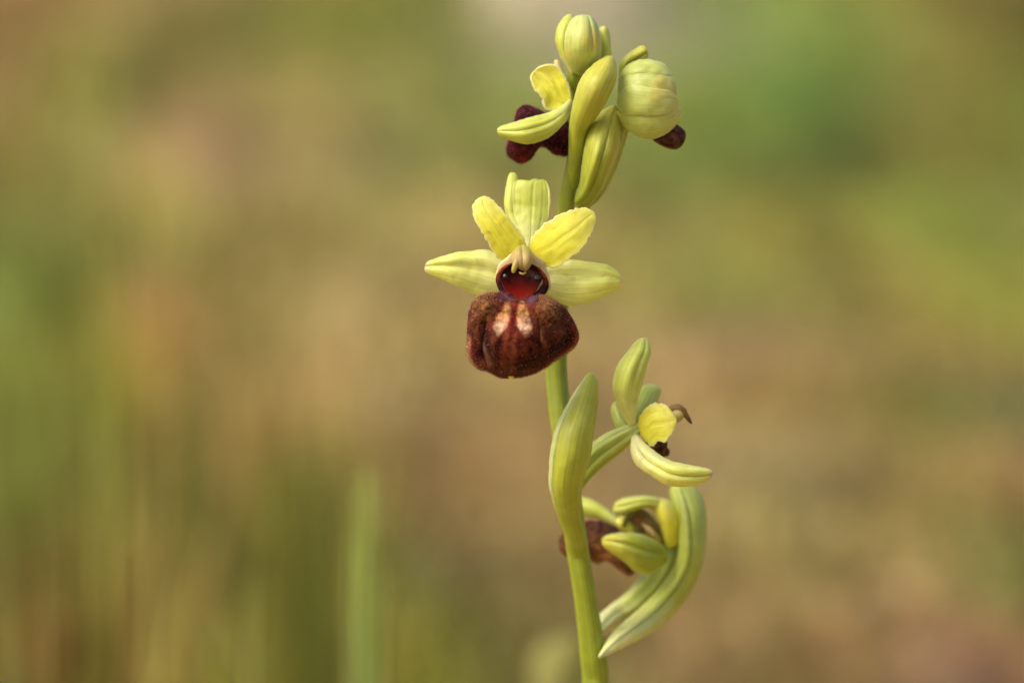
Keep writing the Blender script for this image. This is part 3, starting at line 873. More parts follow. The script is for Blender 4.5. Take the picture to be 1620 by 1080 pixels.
# the glossy stigmatic cavity: a shallow bowl
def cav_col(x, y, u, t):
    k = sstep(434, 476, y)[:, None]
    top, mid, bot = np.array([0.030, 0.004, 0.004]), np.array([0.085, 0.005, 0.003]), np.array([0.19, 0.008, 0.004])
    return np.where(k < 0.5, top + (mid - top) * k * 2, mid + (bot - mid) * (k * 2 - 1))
sheet('stigma_cavity', M_CAVITY, fl, [(822, 477), (810, 471), (802, 463), (796, 453), (791, 438), (799, 425), (812, 417), (824, 416), (836, 417), (849, 423), (858, 438), (853, 451), (846, 462), (837, 472)],
      7, d=(3.4, 2.6, 1.9, 1.4), bulge=(-0.2, -0.6, -1.2, -0.9), pw=0.8, pigment=cav_col, N=40, M=33, thick=0.3, seed=7, wob=0.0)
def rim_col(uv):
    t = uv[:, 1]
    red, brown, vio = np.array([0.30, 0.05, 0.015]), np.array([0.050, 0.014, 0.014]), np.array([0.12, 0.05, 0.08])
    a = np.abs(t - 0.5) * 2          # 0 at the foot of the rim, 1 at the top
    c = np.where(a[:, None] > 0.62, red, np.where(a[:, None] > 0.34, brown, vio))
    k = sstep(0.50, 0.74, a)[:, None]
    k2 = sstep(0.20, 0.42, a)[:, None]
    return (vio * (1 - k2) + brown * k2) * (1 - k) + red * k
tube('cavity_rim', M_LIP, fl, [(813, 416, 1.3, 1.4), (800, 422, 1.6, 2.6), (790, 432, 1.8, 3.2), (788, 443, 1.9, 3.8), (792, 454, 2.0, 4.6), (800, 465, 2.2, 4.2), (810, 473, 2.5, 3.6), (823, 479, 2.9, 3.0),
                               (836, 476, 2.5, 3.6), (848, 468, 2.1, 5.0), (858, 460, 2.0, 6.6), (863, 450, 1.9, 5.6), (861, 438, 1.8, 3.6), (853, 427, 1.6, 2.8), (842, 419, 1.3, 1.4)], n=16, seg=110, pigment=rim_col, wob=0.16, seed=3)
for ex, ey, er in ((799, 437, 3.8), (849, 440, 4.0)):
    e = ball('pseudo_eye', M_EYE, fl, ex, ey, 2.3, er, er * 1.1, er * 0.07)
    e['label'] = 'glossy dark bead like eye spot at the rim of the cavity'
# column with its two anther lobes
sheet('column', M_ANTHER, fl, [(827, 426), (821, 420), (814, 417), (810, 410), (812, 402), (818, 395), (824, 391), (829, 391), (835, 394), (840, 402), (841, 411), (837, 419), (832, 425)], 6,
      d=(4.2, 3.6, 2.6, 1.2), bulge=(1.0, 1.5, 1.6, 0.6), prof=lambda u, t: (4 * u * (1 - u)) ** 0.6 - 0.5 * g(u, 0.52, 0.09), thick=0.8, N=36, M=25, seed=8, wob=0.04)
tube('anther_lobe', M_ANTHER, fl, [(822, 396, 3.4, 4.0), (819, 406, 4.5, 5.0), (816, 417, 5.0, 4.8), (813, 426, 5.1, 4.0), (812, 431, 5.0, 2.6)], n=14)
tube('anther_lobe', M_ANTHER, fl, [(831, 397, 3.2, 4.0), (833, 406, 4.3, 5.2), (832, 416, 4.5, 4.8), (830, 422, 4.5, 4.0), (829, 426, 4.4, 2.4)], n=14)
tube('viscidium', M_ANTHER, fl, [(822, 431, 1.6, 1.6), (825, 433, 1.8, 1.8), (829, 433, 1.8, 1.8), (832, 431, 1.6, 1.5)], n=8)

# the velvet lip
LIPO = [(822, 472), (808, 471), (793, 468), (775, 465), (758, 470), (748, 482), (742, 502), (741, 525), (740, 552), (745, 568), (757, 581), (769, 583), (779, 588), (792, 594), (801, 591), (809, 590),
        (822, 592), (838, 590), (862, 580), (881, 566), (903, 552), (913, 539), (913, 525), (905, 507), (892, 489), (877, 477), (862, 471), (842, 472)]
def lip_d(X, Y, u, t):
    b = np.zeros_like(X)
    # the groove that parts the left side lobe, and the lobe behind it
    gw = np.exp(-((X - (769 - 6 * sstep(500, 570, Y) * (Y > 0) + 10 * sstep(545, 585, Y))) / 5.0) ** 2)
    b -= 1.3 * gw * sstep(496, 512, Y) * (1 - sstep(560, 588, Y))
    b -= 0.5 * (1 - sstep(752, 770, X)) * sstep(500, 540, Y)
    # hollow where the lip meets the cavity
    b -= 2.2 * np.exp(-((X - 822) / 22) ** 2 - ((Y - 471) / 9) ** 2)
    # shoulders (hairy humps) either side below the cavity
    b += 1.2 * np.exp(-((X - 768) / 15) ** 2 - ((Y - 484) / 14) ** 2)
    b += 1.3 * np.exp(-((X - 866) / 15) ** 2 - ((Y - 489) / 14) ** 2)
    # crease on the right
    b -= 0.55 * np.exp(-((X - (853 + (Y - 515) * 0.06)) / 3.2) ** 2) * sstep(498, 512, Y) * (1 - sstep(545, 570, Y))
    # lower right turns back
    b -= 1.7 * sstep(0.55, 0.95, u) * sstep(0.35, 0.9, t)
    b += 0.3 * np.exp(-((X - 808) / 10) ** 2) * sstep(560, 590, Y)
    return b
def lip_pig_shade(x, y, u, t):
    nz_ = lambda s, z: np.array([mnoise.noise(Vector((a * s, c * s, z))) for a, c in zip(x, y)])
    n, n2, n3 = nz_(0.09, 3.0), nz_(0.28, 9.0), nz_(0.6, 4.0)
    ang = np.arctan2(x - 819, y - 440)
    rad = np.hypot(x - 819, y - 440)
    st = np.array([mnoise.noise(Vector((a * 9.0, q * 0.018, 6.0))) for a, q in zip(ang, rad)])
    C = lambda r, gg, bb: np.array([r, gg, bb])
    ww = n * 0.45 + n2 * 0.35 + n3 * 0.2
    def mx(c, k, q):
        k = np.clip(k, 0, 1)[:, None]
        return c * (1 - k) + q * k
    def sp(cx, cy, ax, ay, rot=0.0):
        dx, dy = x - cx, y - cy
        a, b_ = dx * math.cos(rot) + dy * math.sin(rot), -dx * math.sin(rot) + dy * math.cos(rot)
        return np.exp(-(a / ax) ** 2 - (b_ / ay) ** 2)
    mar, drk = C(0.060, 0.007, 0.007), C(0.016, 0.0035, 0.0035)
    c = np.tile(mar, (len(x), 1))
    # red brown, finely netted middle
    c = mx(c, 0.95 * sp(812, 526, 36, 44) * (0.9 + 1.2 * ww), C(0.25, 0.044, 0.022))
    c = mx(c, 0.9 * sp(806, 578, 13, 18) * (0.9 + 0.8 * ww), C(0.26, 0.085, 0.018))
    c = mx(c, 0.8 * sp(777, 566, 8, 22, -0.2) * (0.9 + ww), C(0.15, 0.075, 0.030))
    c = mx(c, 0.95 * sp(754, 524, 9, 20) * (0.9 + 1.4 * ww), C(0.20, 0.060, 0.018))
    c = mx(c, 0.95 * sp(885, 524, 20, 22) * (0.85 + 1.2 * ww), C(0.125, 0.042, 0.016))
    c = mx(c, 0.85 * sp(813, 505, 36, 20) * (0.9 + 0.8 * ww), C(0.36, 0.085, 0.040))
    # radiating dark streaks
    c = mx(c, 0.75 * sstep(0.05, 0.5, st) * sstep(484, 500, y), drk * 1.6)
    c = mx(c, 0.45 * sstep(0.1, 0.45, -st) * sstep(484, 500, y) * (1 - sstep(850, 880, x)), C(0.34, 0.12, 0.05))
    # lower right self-shade painted as a dark band, dark upper right edge
    c = mx(c, 0.95 * np.exp(-((y - (574 - 0.0042 * (x - 815) ** 2 - 0.10 * (x - 815))) / 13) ** 2) * sstep(806, 830, x), drk)
    c = mx(c, 0.75 * sp(894, 496, 9, 14, 0.6), drk * 1.5)
    c = mx(c, 0.85 * sp(750, 552, 6, 14, -0.3), C(0.045, 0.004, 0.006))
    # hairy tan shoulders
    c = mx(c, 0.75 * sp(768, 484, 12, 14) * (0.9 + 1.8 * n2 + 0.8 * n3), C(0.26, 0.115, 0.040))
    c = mx(c, 0.90 * sp(866, 491, 12, 20, -0.2) * (0.9 + 1.6 * n2 + 0.8 * n3), C(0.34, 0.145, 0.050))
    # violet band under the cavity
    c = mx(c, 0.8 * (sp(799, 473, 8, 6, 0.6) + sp(842, 477, 8, 6, -0.5)), C(0.17, 0.085, 0.13))
    # the two cream marks, the dark red line between
    def patch(cx, cy, ax, ay, sl):
        xx = x - (cx + sl * (y - cy))
        wy = np.where(y < cy, ay * 1.3, ay)
        wx = ax * (1 - 0.35 * sstep(0, 40, cy - y)) * (1 - 0.3 * sstep(8, 24, y - cy))
        rr = (np.abs(xx) / wx) ** 2.2 + (np.abs(y - cy) / wy) ** 2.2
        return 1 - sstep(0.35, 1.25, rr + ww * 0.6)
    pk = sstep(493, 520, y)[:, None]
    crm = C(0.66, 0.30, 0.10) * (1 - pk) + C(0.86, 0.52, 0.34) * pk
    for k in (patch(795, 508, 11.5, 23, -0.30), patch(829, 509, 12, 23, 0.14)):
        k = np.clip(0.95 * k, 0, 1)[:, None]
        c = c * (1 - k) + crm * k
    c = mx(c, 0.95 * np.exp(-((x - (819 - (y - 477) * 0.26)) / (2.2 + 0.13 * np.clip(y - 480, 0, 40))) ** 2) * sstep(473, 480, y) * (1 - sstep(508, 540, y)), C(0.15, 0.006, 0.006))
    # yellowish thread on the right
    c = mx(c, 0.95 * np.exp(-((x - (853.5 + (y - 508) * 0.11)) / 1.9) ** 2) * sstep(499, 507, y) * (1 - sstep(526, 543, y)), C(0.62, 0.44, 0.10))
    # the dark groove on the left with its pale lilac border
    gx_ = 768 + np.clip(y - 503, 0, 80) * 0.13
    c = mx(c, 0.95 * np.exp(-((x - gx_) / 5.0) ** 2) * sstep(496, 508, y) * (1 - sstep(550, 575, y)), drk)
    c = mx(c, 0.6 * np.exp(-((x - (gx_ - 6.5)) / 1.8) ** 2) * sstep(512, 525, y) * (1 - sstep(555, 572, y)), C(0.30, 0.16, 0.16))
    # red, then pale naked rim
    rb = (1 - sstep(0.03, 0.09, u)) * sstep(0.5, 0.62, t) + sstep(0.93, 0.975, u) * sstep(0.3, 0.5, t)
    c = mx(c, rb * 0.9, C(0.30, 0.020, 0.012))
    lb = (1 - sstep(0.018, 0.050, u)) * sstep(0.50, 0.62, t) + 0.55 * sstep(0.955, 0.980, u) * sstep(0.45, 0.60, t)
    c = mx(c, lb * 0.9, C(0.70, 0.42, 0.20))
    return np.clip(c, 0.002, 0.88)
lip = sheet('lip', M_LIP, fl, LIPO, 15, d=(1.8, 2.6, 2.6, 1.2, -1.6), bulge=(1.0, 2.8, 3.5, 2.9, 1.4), pw=0.62, dfun=lip_d, pigment=lip_pig_shade, N=120, M=121, thick=0.5, edge=0.6, seed=9, wob=0.10, ruffle=1.0)
lip['label'] = 'dark red velvet lip with two cream marks'
tube('lip_appendage', M_PETAL, fl, [(808, 586, -0.4, 5), (808, 592, 0.4, 5.5), (809, 597, 0.7, 4.5), (809, 601, 0.7, 2.2)], n=12)
# short velvet hairs of that lip (nobody could count them)
def hairs(name, src, parent, n, L, w, cfun, seed, edge_only=0.0, zone=None):
    fr, nr, X, Y, Uu, Tt = SURF[src.name]
    rg = np.random.default_rng(seed)
    verts, faces, cols = [], [], []
    Nn, Mm = X.shape
    cnt = 0
    while cnt < n:
        i, j = rg.integers(1, Nn - 1), rg.integers(0, Mm - 1)
        if edge_only and rg.random() < edge_only and min(Uu[i, j], 1 - Uu[i, j]) > 0.05 and 0.05 < Tt[i, j] < 0.95:
            continue
        p = fr[i, j] + (fr[i, j + 1] - fr[i, j]) * rg.random() + (fr[i - 1, j] - fr[i, j]) * rg.random()
        k = zone(X[i, j], Y[i, j]) if zone else 1.0
        if rg.random() > k:
            continue
        nn = nr[i, j].copy()
        ou = (fr[i, j] - fr[Nn // 2, Mm // 2])
        ou /= np.linalg.norm(ou) + 1e-9
        if min(Uu[i, j], 1 - Uu[i, j]) < 0.05 or Tt[i, j] > 0.95:
            nn = nn * 0.4 + ou
        nn = nn + rg.normal(0, 0.35, 3)
        nn /= np.linalg.norm(nn)
        a = np.cross(nn, [0.3, 0.5, 0.8])
        a /= np.linalg.norm(a)
        b = np.cross(nn, a)
        l = L * (0.5 + rg.random())
        s = len(verts)
        for q in range(3):
            verts.append(p + (a * math.cos(q * 2.094) + b * math.sin(q * 2.094)) * w)
        verts.append(p + nn * l)
        faces += [(s, s + 1, s + 3), (s + 1, s + 2, s + 3), (s + 2, s, s + 3)]
        c = cfun(X[i, j], Y[i, j], rg)
        cols += [(*c, 1)] * 4
        cnt += 1
    o = obj(name, verts, faces, M_HAIR, parent, None, cols)
    o['kind'] = 'stuff'
    return o
M_HAIR = simple_mat('hair', (0.2, 0.1, 0.1), rough=0.5, attr=True, mott=0.0)
def hair_c(x, y, rg):
    k = rg.random()
    if (abs(x - 768) < 18 or abs(x - 866) < 18) and y < 506:
        return (0.26 + 0.16 * k, 0.12 + 0.09 * k, 0.05)
    if k > 0.975:  # sparkling glints put in as a few bright hair colours
        return (0.7, 0.5, 0.42)
    return (0.10 + 0.12 * k, 0.020 + 0.025 * k, 0.013)
def hair_zone(x, y):
    if abs(x - 794) < 10 and 488 < y < 528 or abs(x - 829) < 10 and 490 < y < 528:
        return 0.10
    if y < 482 and 795 < x < 853:
        return 0.15
    return 1.0
hairs('velvet_hair', lip, fl, 9000, 0.00024, 0.000018, hair_c, 4, 0.45, hair_zone)

# ---- bract and flower on the right
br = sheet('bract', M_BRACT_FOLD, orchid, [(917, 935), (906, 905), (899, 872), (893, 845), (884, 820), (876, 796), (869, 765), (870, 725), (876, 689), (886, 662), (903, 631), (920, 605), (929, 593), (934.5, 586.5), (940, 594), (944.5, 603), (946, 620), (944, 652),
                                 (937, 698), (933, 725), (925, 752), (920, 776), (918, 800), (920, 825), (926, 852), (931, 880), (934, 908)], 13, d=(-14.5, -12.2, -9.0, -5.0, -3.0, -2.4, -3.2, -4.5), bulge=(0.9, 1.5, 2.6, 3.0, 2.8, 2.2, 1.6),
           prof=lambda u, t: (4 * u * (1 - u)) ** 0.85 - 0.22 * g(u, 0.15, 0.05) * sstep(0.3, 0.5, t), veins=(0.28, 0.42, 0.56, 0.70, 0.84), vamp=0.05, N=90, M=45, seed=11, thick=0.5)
br['label'] = 'large yellow green bract with fine veins clasping the stem'
f2 = mkflower('flower', 1005, 680, -7, 'flower on the right seen from the side behind')
tube('ovary', M_OVARY, f2, [(908, 775, -10, 9), (922, 748, -9, 14), (945, 720, -8.5, 18), (970, 701, -8, 18), (990, 688, -7, 14), (1003, 680, -6.5, 11), (1010, 674, -6.5, 8)], n=36, ridges=6, ramp_=0.14)
def f2_dorsal(u, t):
    return (4 * u * (1 - u)) ** 1.0 * 0.8 - 0.10 * g(u, 0.30, 0.06) - 0.20 * g(u, 0.68, 0.09) * sstep(0.3, 0.6, t)
sheet('sepal', M_SEPALG, f2, [(1004, 680), (996, 674), (984, 655), (974, 631), (969, 609), (975, 583), (984, 567), (994, 555), (1004, 542), (1011, 536), (1019, 534), (1026, 539), (1030, 555), (1025, 575), (1017, 604),
                              (1009, 633), (1006, 660)], 10, d=(-6.5, -5.5, -5.0, -5.5, -7.0), bulge=(0.8, 2.4, 3.0, 2.6, 1.6), prof=f2_dorsal, N=64, M=41, seed=12)
sheet('sepal', M_OVARY, f2, [(1000, 668), (1004, 640), (1012, 614), (1028, 608), (1042, 612), (1046, 618), (1042, 630), (1036, 648), (1022, 660), (1008, 668)], 4, d=(-9, -12, -14), bulge=(0.5, 1, 1), N=40, M=21, seed=13)
sheet('hypanthium', M_OVARY, f2, [(1000, 682), (985, 682), (975, 672), (970, 655), (970, 641), (977, 638), (985, 650), (995, 668)], 4, d=(-8, -9.5, -10.5), bulge=(0.8, 1.2, 1.0), N=32, M=19, seed=14, thick=0.8)
sheet('petal', M_PETAL, f2, [(1010, 680), (1010, 663), (1018, 648), (1029, 640), (1042, 638), (1053, 641), (1063, 651), (1071, 664), (1068, 676), (1060, 690), (1052, 698), (1040, 699), (1030, 706), (1018, 692)], 7,
      d=(-6.5, -5.2, -4.4, -4.2), bulge=(0.2, 0.3, 0.3, 0.2), prof=lambda u, t: (4 * u * (1 - u)) ** 1.3 - 0.35 * g(u, 0.52, 0.10) + 0.5 * (2 * u - 1) ** 4, ruffle=2.4, N=60, M=29, seed=15, thick=0.3)
tube('column', M_BROWN, f2, [(1052, 660, -7.5, 6), (1062, 648, -7.2, 7), (1072, 646, -7, 7.5), (1080, 650, -7, 6.5), (1086, 658, -7, 4.5), (1091, 665, -7, 3), (1094, 670, -7, 1.2)], n=14, wob=0.15)
sheet('anther', M_ANTHER, f2, [(1060, 664), (1062, 654), (1070, 650), (1077, 654), (1079, 660), (1075, 665), (1068, 668)], 3, d=(-5.8,), bulge=(0.6,), N=24, M=15, thick=0.6, seed=16)
def brown_pig(x, y, u, t):
    n = np.array([mnoise.noise(Vector((a * 0.12, c * 0.12, 5.0))) for a, c in zip(x, y)])[:, None]
    return np.clip(np.array([0.16, 0.075, 0.025]) * (1 + 1.1 * n), 0.01, 0.5)
sheet('lip', M_LIP, f2, [(1022, 700), (1034, 697), (1048, 694), (1054, 699), (1052, 706), (1057, 712), (1056, 721), (1050, 719), (1045, 724), (1036, 716), (1028, 710)], 6, d=(-7.5, -8, -8.5), bulge=(1, 1.4, 1),
      pigment=brown_pig, N=40, M=21, seed=17, thick=0.6)
def f2_lat(u, t):
    return (4 * u * (1 - u)) ** 1.0 * 0.8 - 0.42 * g(u, 0.50, 0.10) * sstep(0.05, 0.3, t) + 0.15 * g(u, 0.25, 0.1)
sheet('sepal', M_SEPAL, f2, [(1003, 682), (1013, 693), (1024, 704), (1052, 725), (1081, 734), (1104, 738), (1118, 741), (1126, 745), (1128, 750), (1118, 760), (1093, 768), (1057, 767), (1033, 754), (1009, 737), (999, 718),
                             (999, 698)], 8, d=(-6.5, -4.5, -3.2, -3.4, -4.5), bulge=(0.6, 1.6, 2.0, 1.4), prof=f2_lat, N=72, M=41, seed=18, thick=0.4)

# ---- bract and old flower at the bottom right
f3 = mkflower('flower', 1055, 880, -21, 'fading lower flower turned away with brown lip')
b3 = sheet('bract', M_BRACT_PALE, orchid, [(945, 1042), (953, 1027), (966, 1004), (988, 983), (1014, 960), (1040, 934), (1060, 908), (1072, 884), (1074, 860), (1070, 832), (1064, 800), (1060, 780), (1063, 770), (1078, 766), (1093, 769),
                                 (1106, 778), (1114, 797), (1117, 824), (1112, 880), (1102, 918), (1081, 951), (1053, 984), (1016, 1008), (988, 1022), (962, 1034)], 13, d=(-12.6, -16.5, -22, -24, -24, -25, -27), bulge=(0.8, 2.2, 2.6, 2.4, 1.4),
           prof=lambda u, t: (4 * u * (1 - u)) ** 0.7 - 0.14 * g(u, 0.44, 0.05) + 0.30 * g(u, 0.36, 0.05), veins=(0.6, 0.75, 0.88), vamp=0.05, N=100, M=41, seed=21, thick=0.5)
b3['label'] = 'long curved bract sweeping up around the lower flower'
tube('ovary', M_OVARY_PALE, f3, [(940, 1005, -16.5, 8), (954, 988, -20, 15), (975, 972, -24, 18), (1003, 953, -25, 20), (1027, 928, -26, 22), (1044, 900, -26.5, 24), (1056, 872, -27, 24), (1064, 845, -27.5, 20), (1066, 825, -27.5, 12)], n=36, ridges=6, ramp_=0.08)
sheet('sepal', M_SEPALG, f3, [(1000, 836), (980, 822), (963, 807), (940, 792), (922, 786), (905, 784), (896, 792), (903, 806), (921, 815), (950, 823), (975, 834)], 6, d=(-26, -27, -28), bulge=(0.6, 1.2, 0.8), N=44, M=21, seed=22)
sheet('sepal', M_SEPALG, f3, [(1078, 850), (1060, 815), (1042, 805), (1020, 803), (1000, 809), (984, 816), (972, 812), (970, 802), (977, 793), (990, 787), (1017, 784), (1040, 787), (1058, 795), (1074, 810), (1082, 830)], 7,
      d=(-25.5, -24.5, -24, -25), bulge=(0.8, 1.8, 2.2, 1.2), N=56, M=25, seed=23, prof=lambda u, t: (4 * u * (1 - u)) ** 0.7 - 0.5 * g(u, 0.55, 0.07))
sheet('petal', M_PETAL, f3, [(1056, 866), (1050, 850), (1044, 830), (1034, 812), (1030, 798), (1038, 789), (1052, 789), (1066, 798), (1076, 818), (1076, 845), (1068, 862)], 5, d=(-25, -23.8, -24), bulge=(0.6, 1.4, 1.2), N=44, M=21, seed=24)
sheet('petal', M_PETAL, f3, [(1002, 845), (986, 838), (975, 828), (978, 820), (986, 817), (996, 822), (1004, 832)], 3, d=(-25, -25.5, -26), bulge=(0.5, 0.8, 0.5), N=30, M=15, seed=25)
tube('column', M_COLO, f3, [(985, 832, -24.6, 3), (993, 819, -24, 4.5), (1003, 811, -23.8, 5), (1013, 809, -23.8, 5), (1024, 815, -23.8, 5), (1034, 826, -23.9, 5), (1042, 836, -24.2, 5), (1048, 848, -24.6, 4), (1052, 857, -25, 2.5)], n=16, wob=0.15)
def thr_pig(x, y, u, t):
    k = np.exp(-((x - 1011) / 9) ** 2 - ((y - 822) / 8) ** 2)[:, None]
    k2 = np.exp(-((x - 1013) / 5) ** 2 - ((y - 838) / 5) ** 2)[:, None]
    c = np.array([0.46, 0.36, 0.12]) * (1 - k) + np.array([0.42, 0.13, 0.04]) * k
    return c * (1 - k2) + np.array([0.10, 0.08, 0.015]) * k2
sheet('throat', M_LIP, f3, [(1050, 862), (1030, 856), (1005, 848), (986, 840), (990, 822), (1000, 812), (1012, 810), (1024, 816), (1038, 830), (1048, 846)], 5, d=(-25.6,), bulge=(0.5,), pigment=thr_pig, N=30, M=21, thick=0.5, seed=29)
tube('anther_lobe', M_ANTHER, f3, [(1016, 828, -24.3, 3), (1026, 836, -23.6, 5), (1036, 846, -23.4, 4.5), (1044, 855, -23.8, 3)], n=14)
sheet('sepal', M_BRACT, f3, [(1058, 880), (1048, 862), (1018, 846), (990, 842), (965, 845), (954, 851), (952, 858), (958, 867), (972, 877), (990, 890), (1004, 903), (1022, 908), (1041, 899), (1054, 889)], 6,
      d=(-23.5, -21.5, -20.8, -21.5), bulge=(0.8, 2.0, 2.4, 1.4), prof=lambda u, t: (4 * u * (1 - u)) ** 0.7 - 0.30 * g(u, 0.36, 0.08) * sstep(0, 0.3, t), N=60, M=33, seed=27)
def lip3(x, y, u, t):
    n = np.array([mnoise.noise(Vector((a * 0.07, c * 0.07, 8.0))) for a, c in zip(x, y)])[:, None]
    k = sstep(838, 880, y)[:, None]
    c = np.array([0.085, 0.036, 0.018]) * (1 - k) + np.array([0.24, 0.105, 0.040]) * k
    e = sstep(0.84, 0.97, np.abs(2 * u - 1))[:, None] * sstep(0.2, 0.5, t)[:, None]
    c = c * (1 - e) + np.array([0.38, 0.20, 0.10]) * e
    return np.clip(c * (1 + 0.8 * n), 0.008, 0.7)
sheet('lip', M_LIP, f3, [(992, 850), (980, 838), (964, 828), (944, 821), (922, 822), (902, 832), (890, 843), (886, 852), (892, 860), (887, 868), (896, 878), (915, 886), (934, 885), (945, 891), (958, 886), (970, 892), (981, 901), (995, 910),
                         (1003, 905), (992, 893), (985, 880)], 8, d=(-24, -24.5, -25.5, -26.5), bulge=(1.0, 2.4, 2.6, 1.5), pigment=lip3, N=60, M=37, seed=28, thick=0.6)

# ---- the top of the spike
f4 = mkflower('flower', 895, 170, -8, 'small side on flower at the upper left with maroon lip')
tube('ovary', M_OVARY, f4, [(911, 232, -9.5, 7), (907, 210, -9.5, 9), (903, 190, -9, 9), (897, 172, -8.5, 8), (892, 160, -8, 6)], ridges=6, ramp_=0.06)
def mar_pig(x, y, u, t):
    n = np.array([mnoise.noise(Vector((a * 0.08, c * 0.08, 2.0))) for a, c in zip(x, y)])[:, None]
    k = g(x, 822, 16)[:, None] * sstep(225, 250, y)[:, None]
    return np.clip((np.array([0.050, 0.008, 0.012]) * (1 - k) + np.array([0.16, 0.014, 0.016]) * k) * (1 + 0.8 * n), 0.004, 0.5)
lip4 = sheet('lip', M_LIP, f4, [(903, 215), (900, 196), (880, 184), (862, 180), (853, 174), (845, 171), (836, 167), (826, 168), (819, 176), (818, 190), (820, 205), (812, 218), (804, 232), (803, 243), (809, 250), (823, 258), (838, 252), (848, 238), (856, 231),
                         (866, 234), (877, 243), (889, 246), (901, 245), (904, 232)], 11, d=(-9.5, -9.0, -8.5, -8.8), bulge=(1.2, 3.0, 3.6, 3.0), pigment=mar_pig, N=64, M=41, seed=31, thick=0.6, pw=0.7)
hairs('velvet_hair', lip4, f4, 1500, 0.0003, 0.000025, lambda x, y, r: (0.14 + 0.1 * r.random(), 0.03, 0.04), 8, 0.5)
sheet('petal', M_PETAL, f4, [(900, 168), (885, 172), (866, 176), (858, 156), (845, 141), (839, 123), (846, 112), (858, 104), (872, 102), (884, 106), (893, 120), (899, 133), (904, 150)], 6, d=(-7.5, -6.8, -6.5, -7.0), bulge=(0.5, 1.0, 1.2, 0.8),
      prof=lambda u, t: -0.8 * (4 * u * (1 - u)) ** 1.1 + 0.2 * g(u, 0.5, 0.08), ruffle=1.6, N=56, M=27, seed=32, thick=0.3)
tube('column', M_CREAM, f4, [(886, 118, -8, 5), (884, 108, -8, 5.5), (881, 100, -8, 5), (879, 96, -8, 3)], n=12)
tube('throat', M_CREAM, f4, [(884, 172, -8, 8), (872, 172, -8, 8), (864, 166, -8, 6), (860, 158, -8, 4)], n=12)
def f4_lat(u, t):
    return (4 * u * (1 - u)) ** 1.0 * 0.85 - 0.24 * g(u, 0.44, 0.09) * sstep(0.1, 0.35, t)
sheet('sepal', M_SEPALG, f4, [(903, 166), (902, 157), (884, 171), (862, 180), (838, 186), (815, 193), (796, 199), (788, 203), (786, 208), (790, 214), (802, 220), (820, 226), (835, 228), (850, 225), (866, 219), (878, 210), (888, 200), (899, 186)], 8,
      d=(-7.5, -5.5, -4.5, -4.0, -4.5), bulge=(0.6, 1.4, 1.8, 1.2), prof=f4_lat, N=64, M=33, seed=33)

b4 = sheet('bract', M_BRACT, orchid, [(897, 345), (893, 312), (898, 285), (900, 262), (901, 235), (901, 205), (906, 170), (919, 126), (940, 102), (957, 91), (966, 87), (972, 95), (975, 112), (973, 130), (960, 160), (939, 192), (928, 210), (922, 248), (917, 280), (912, 315)], 10,
           d=(-11.5, -9.5, -8.0, -6, -4.0, -3.5, -5.0), bulge=(0.6, 1.0, 2.0, 3.0, 3.2, 2.0), veins=(0.2, 0.35, 0.5, 0.65, 0.8), vamp=0.05, N=80, M=41, seed=34, thick=0.5,
           prof=lambda u, t: (4 * u * (1 - u)) ** 0.7)
b4['label'] = 'upright yellow green bract in front of the top buds'
b5 = sheet('bract', M_BRACT, orchid, [(909, 322), (912, 306), (918, 290), (922, 258), (927, 220), (934, 200), (945, 184), (960, 172), (973, 166), (979, 176), (980, 200), (978, 236), (965, 270), (951, 300), (934, 322), (920, 328)], 8,
           d=(-8, -6.5, -6.0, -6.0, -7.5), bulge=(1.2, 2.6, 3.0, 2.2, 1.0), prof=lambda u, t: (4 * u * (1 - u)) ** 0.7 - 0.16 * g(u, 0.58, 0.05) * sstep(0.15, 0.4, t) + 0.3 * g(u, 0.42, 0.08) * (1 - sstep(0.4, 0.7, t)),
           veins=(0.2, 0.75, 0.88), vamp=0.12, N=80, M=41, seed=35, thick=0.5)
b5['label'] = 'folded pale bract under the round right bud'
# round bud at the right
bd = mkflower('bud', 1025, 158, -7, 'round pale green bud at the right with a brown tip of lip showing')
tube('ovary', M_OVARY, bd, [(921, 325, -9, 10), (938, 305, -8.8, 14), (955, 275, -8.6, 15), (969, 240, -8.6, 15), (979, 205, -8.6, 15), (985, 180, -8.5, 15), (995, 165, -8, 13)], n=30, ridges=6, ramp_=0.07)
def belly(cx, cy, rx, ry, rz, d0, off):
    def f(X, Y, u, t):
        q = 1 - ((X - cx) / rx) ** 2 - ((Y - cy) / ry) ** 2
        return d0 + rz * np.sqrt(np.clip(q, 0.0, 1)) + off
    return f
ball('petal_core', M_BUD, bd, 1025, 158, -7, 43, 55, 3.2, n=28, m=18)
def lap(u, t):
    return 0.0 * u
eb = dict(d=(0,), bulge=(0.20,), N=56, M=33, thick=0.5, wob=0.22)
BE = lambda off: belly(1025, 159, 51, 66, 3.8, -7, off)
sheet('sepal', M_BUD, bd, [(981, 128), (982, 118), (990, 106), (1004, 98), (1022, 95), (1040, 98), (1050, 102), (1058, 112), (1063, 121), (1048, 121), (1028, 118), (1008, 117), (992, 122)], 8, dfun=BE(0.12), seed=41,
      prof=lambda u, t: (4 * u * (1 - u)) ** 0.6 * 0.7, **eb)
sheet('sepal', M_BUD, bd, [(979, 150), (979, 134), (986, 120), (1005, 113), (1030, 114), (1050, 118), (1062, 121), (1068, 136), (1070, 152), (1056, 148), (1030, 146), (1000, 144), (988, 146)], 8, dfun=BE(0.05), seed=46,
      prof=lambda u, t: (4 * u * (1 - u)) ** 0.6 * 0.7 - 0.25 * g(u, 0.55, 0.06) * (1 - sstep(0.3, 0.6, t)), **eb)
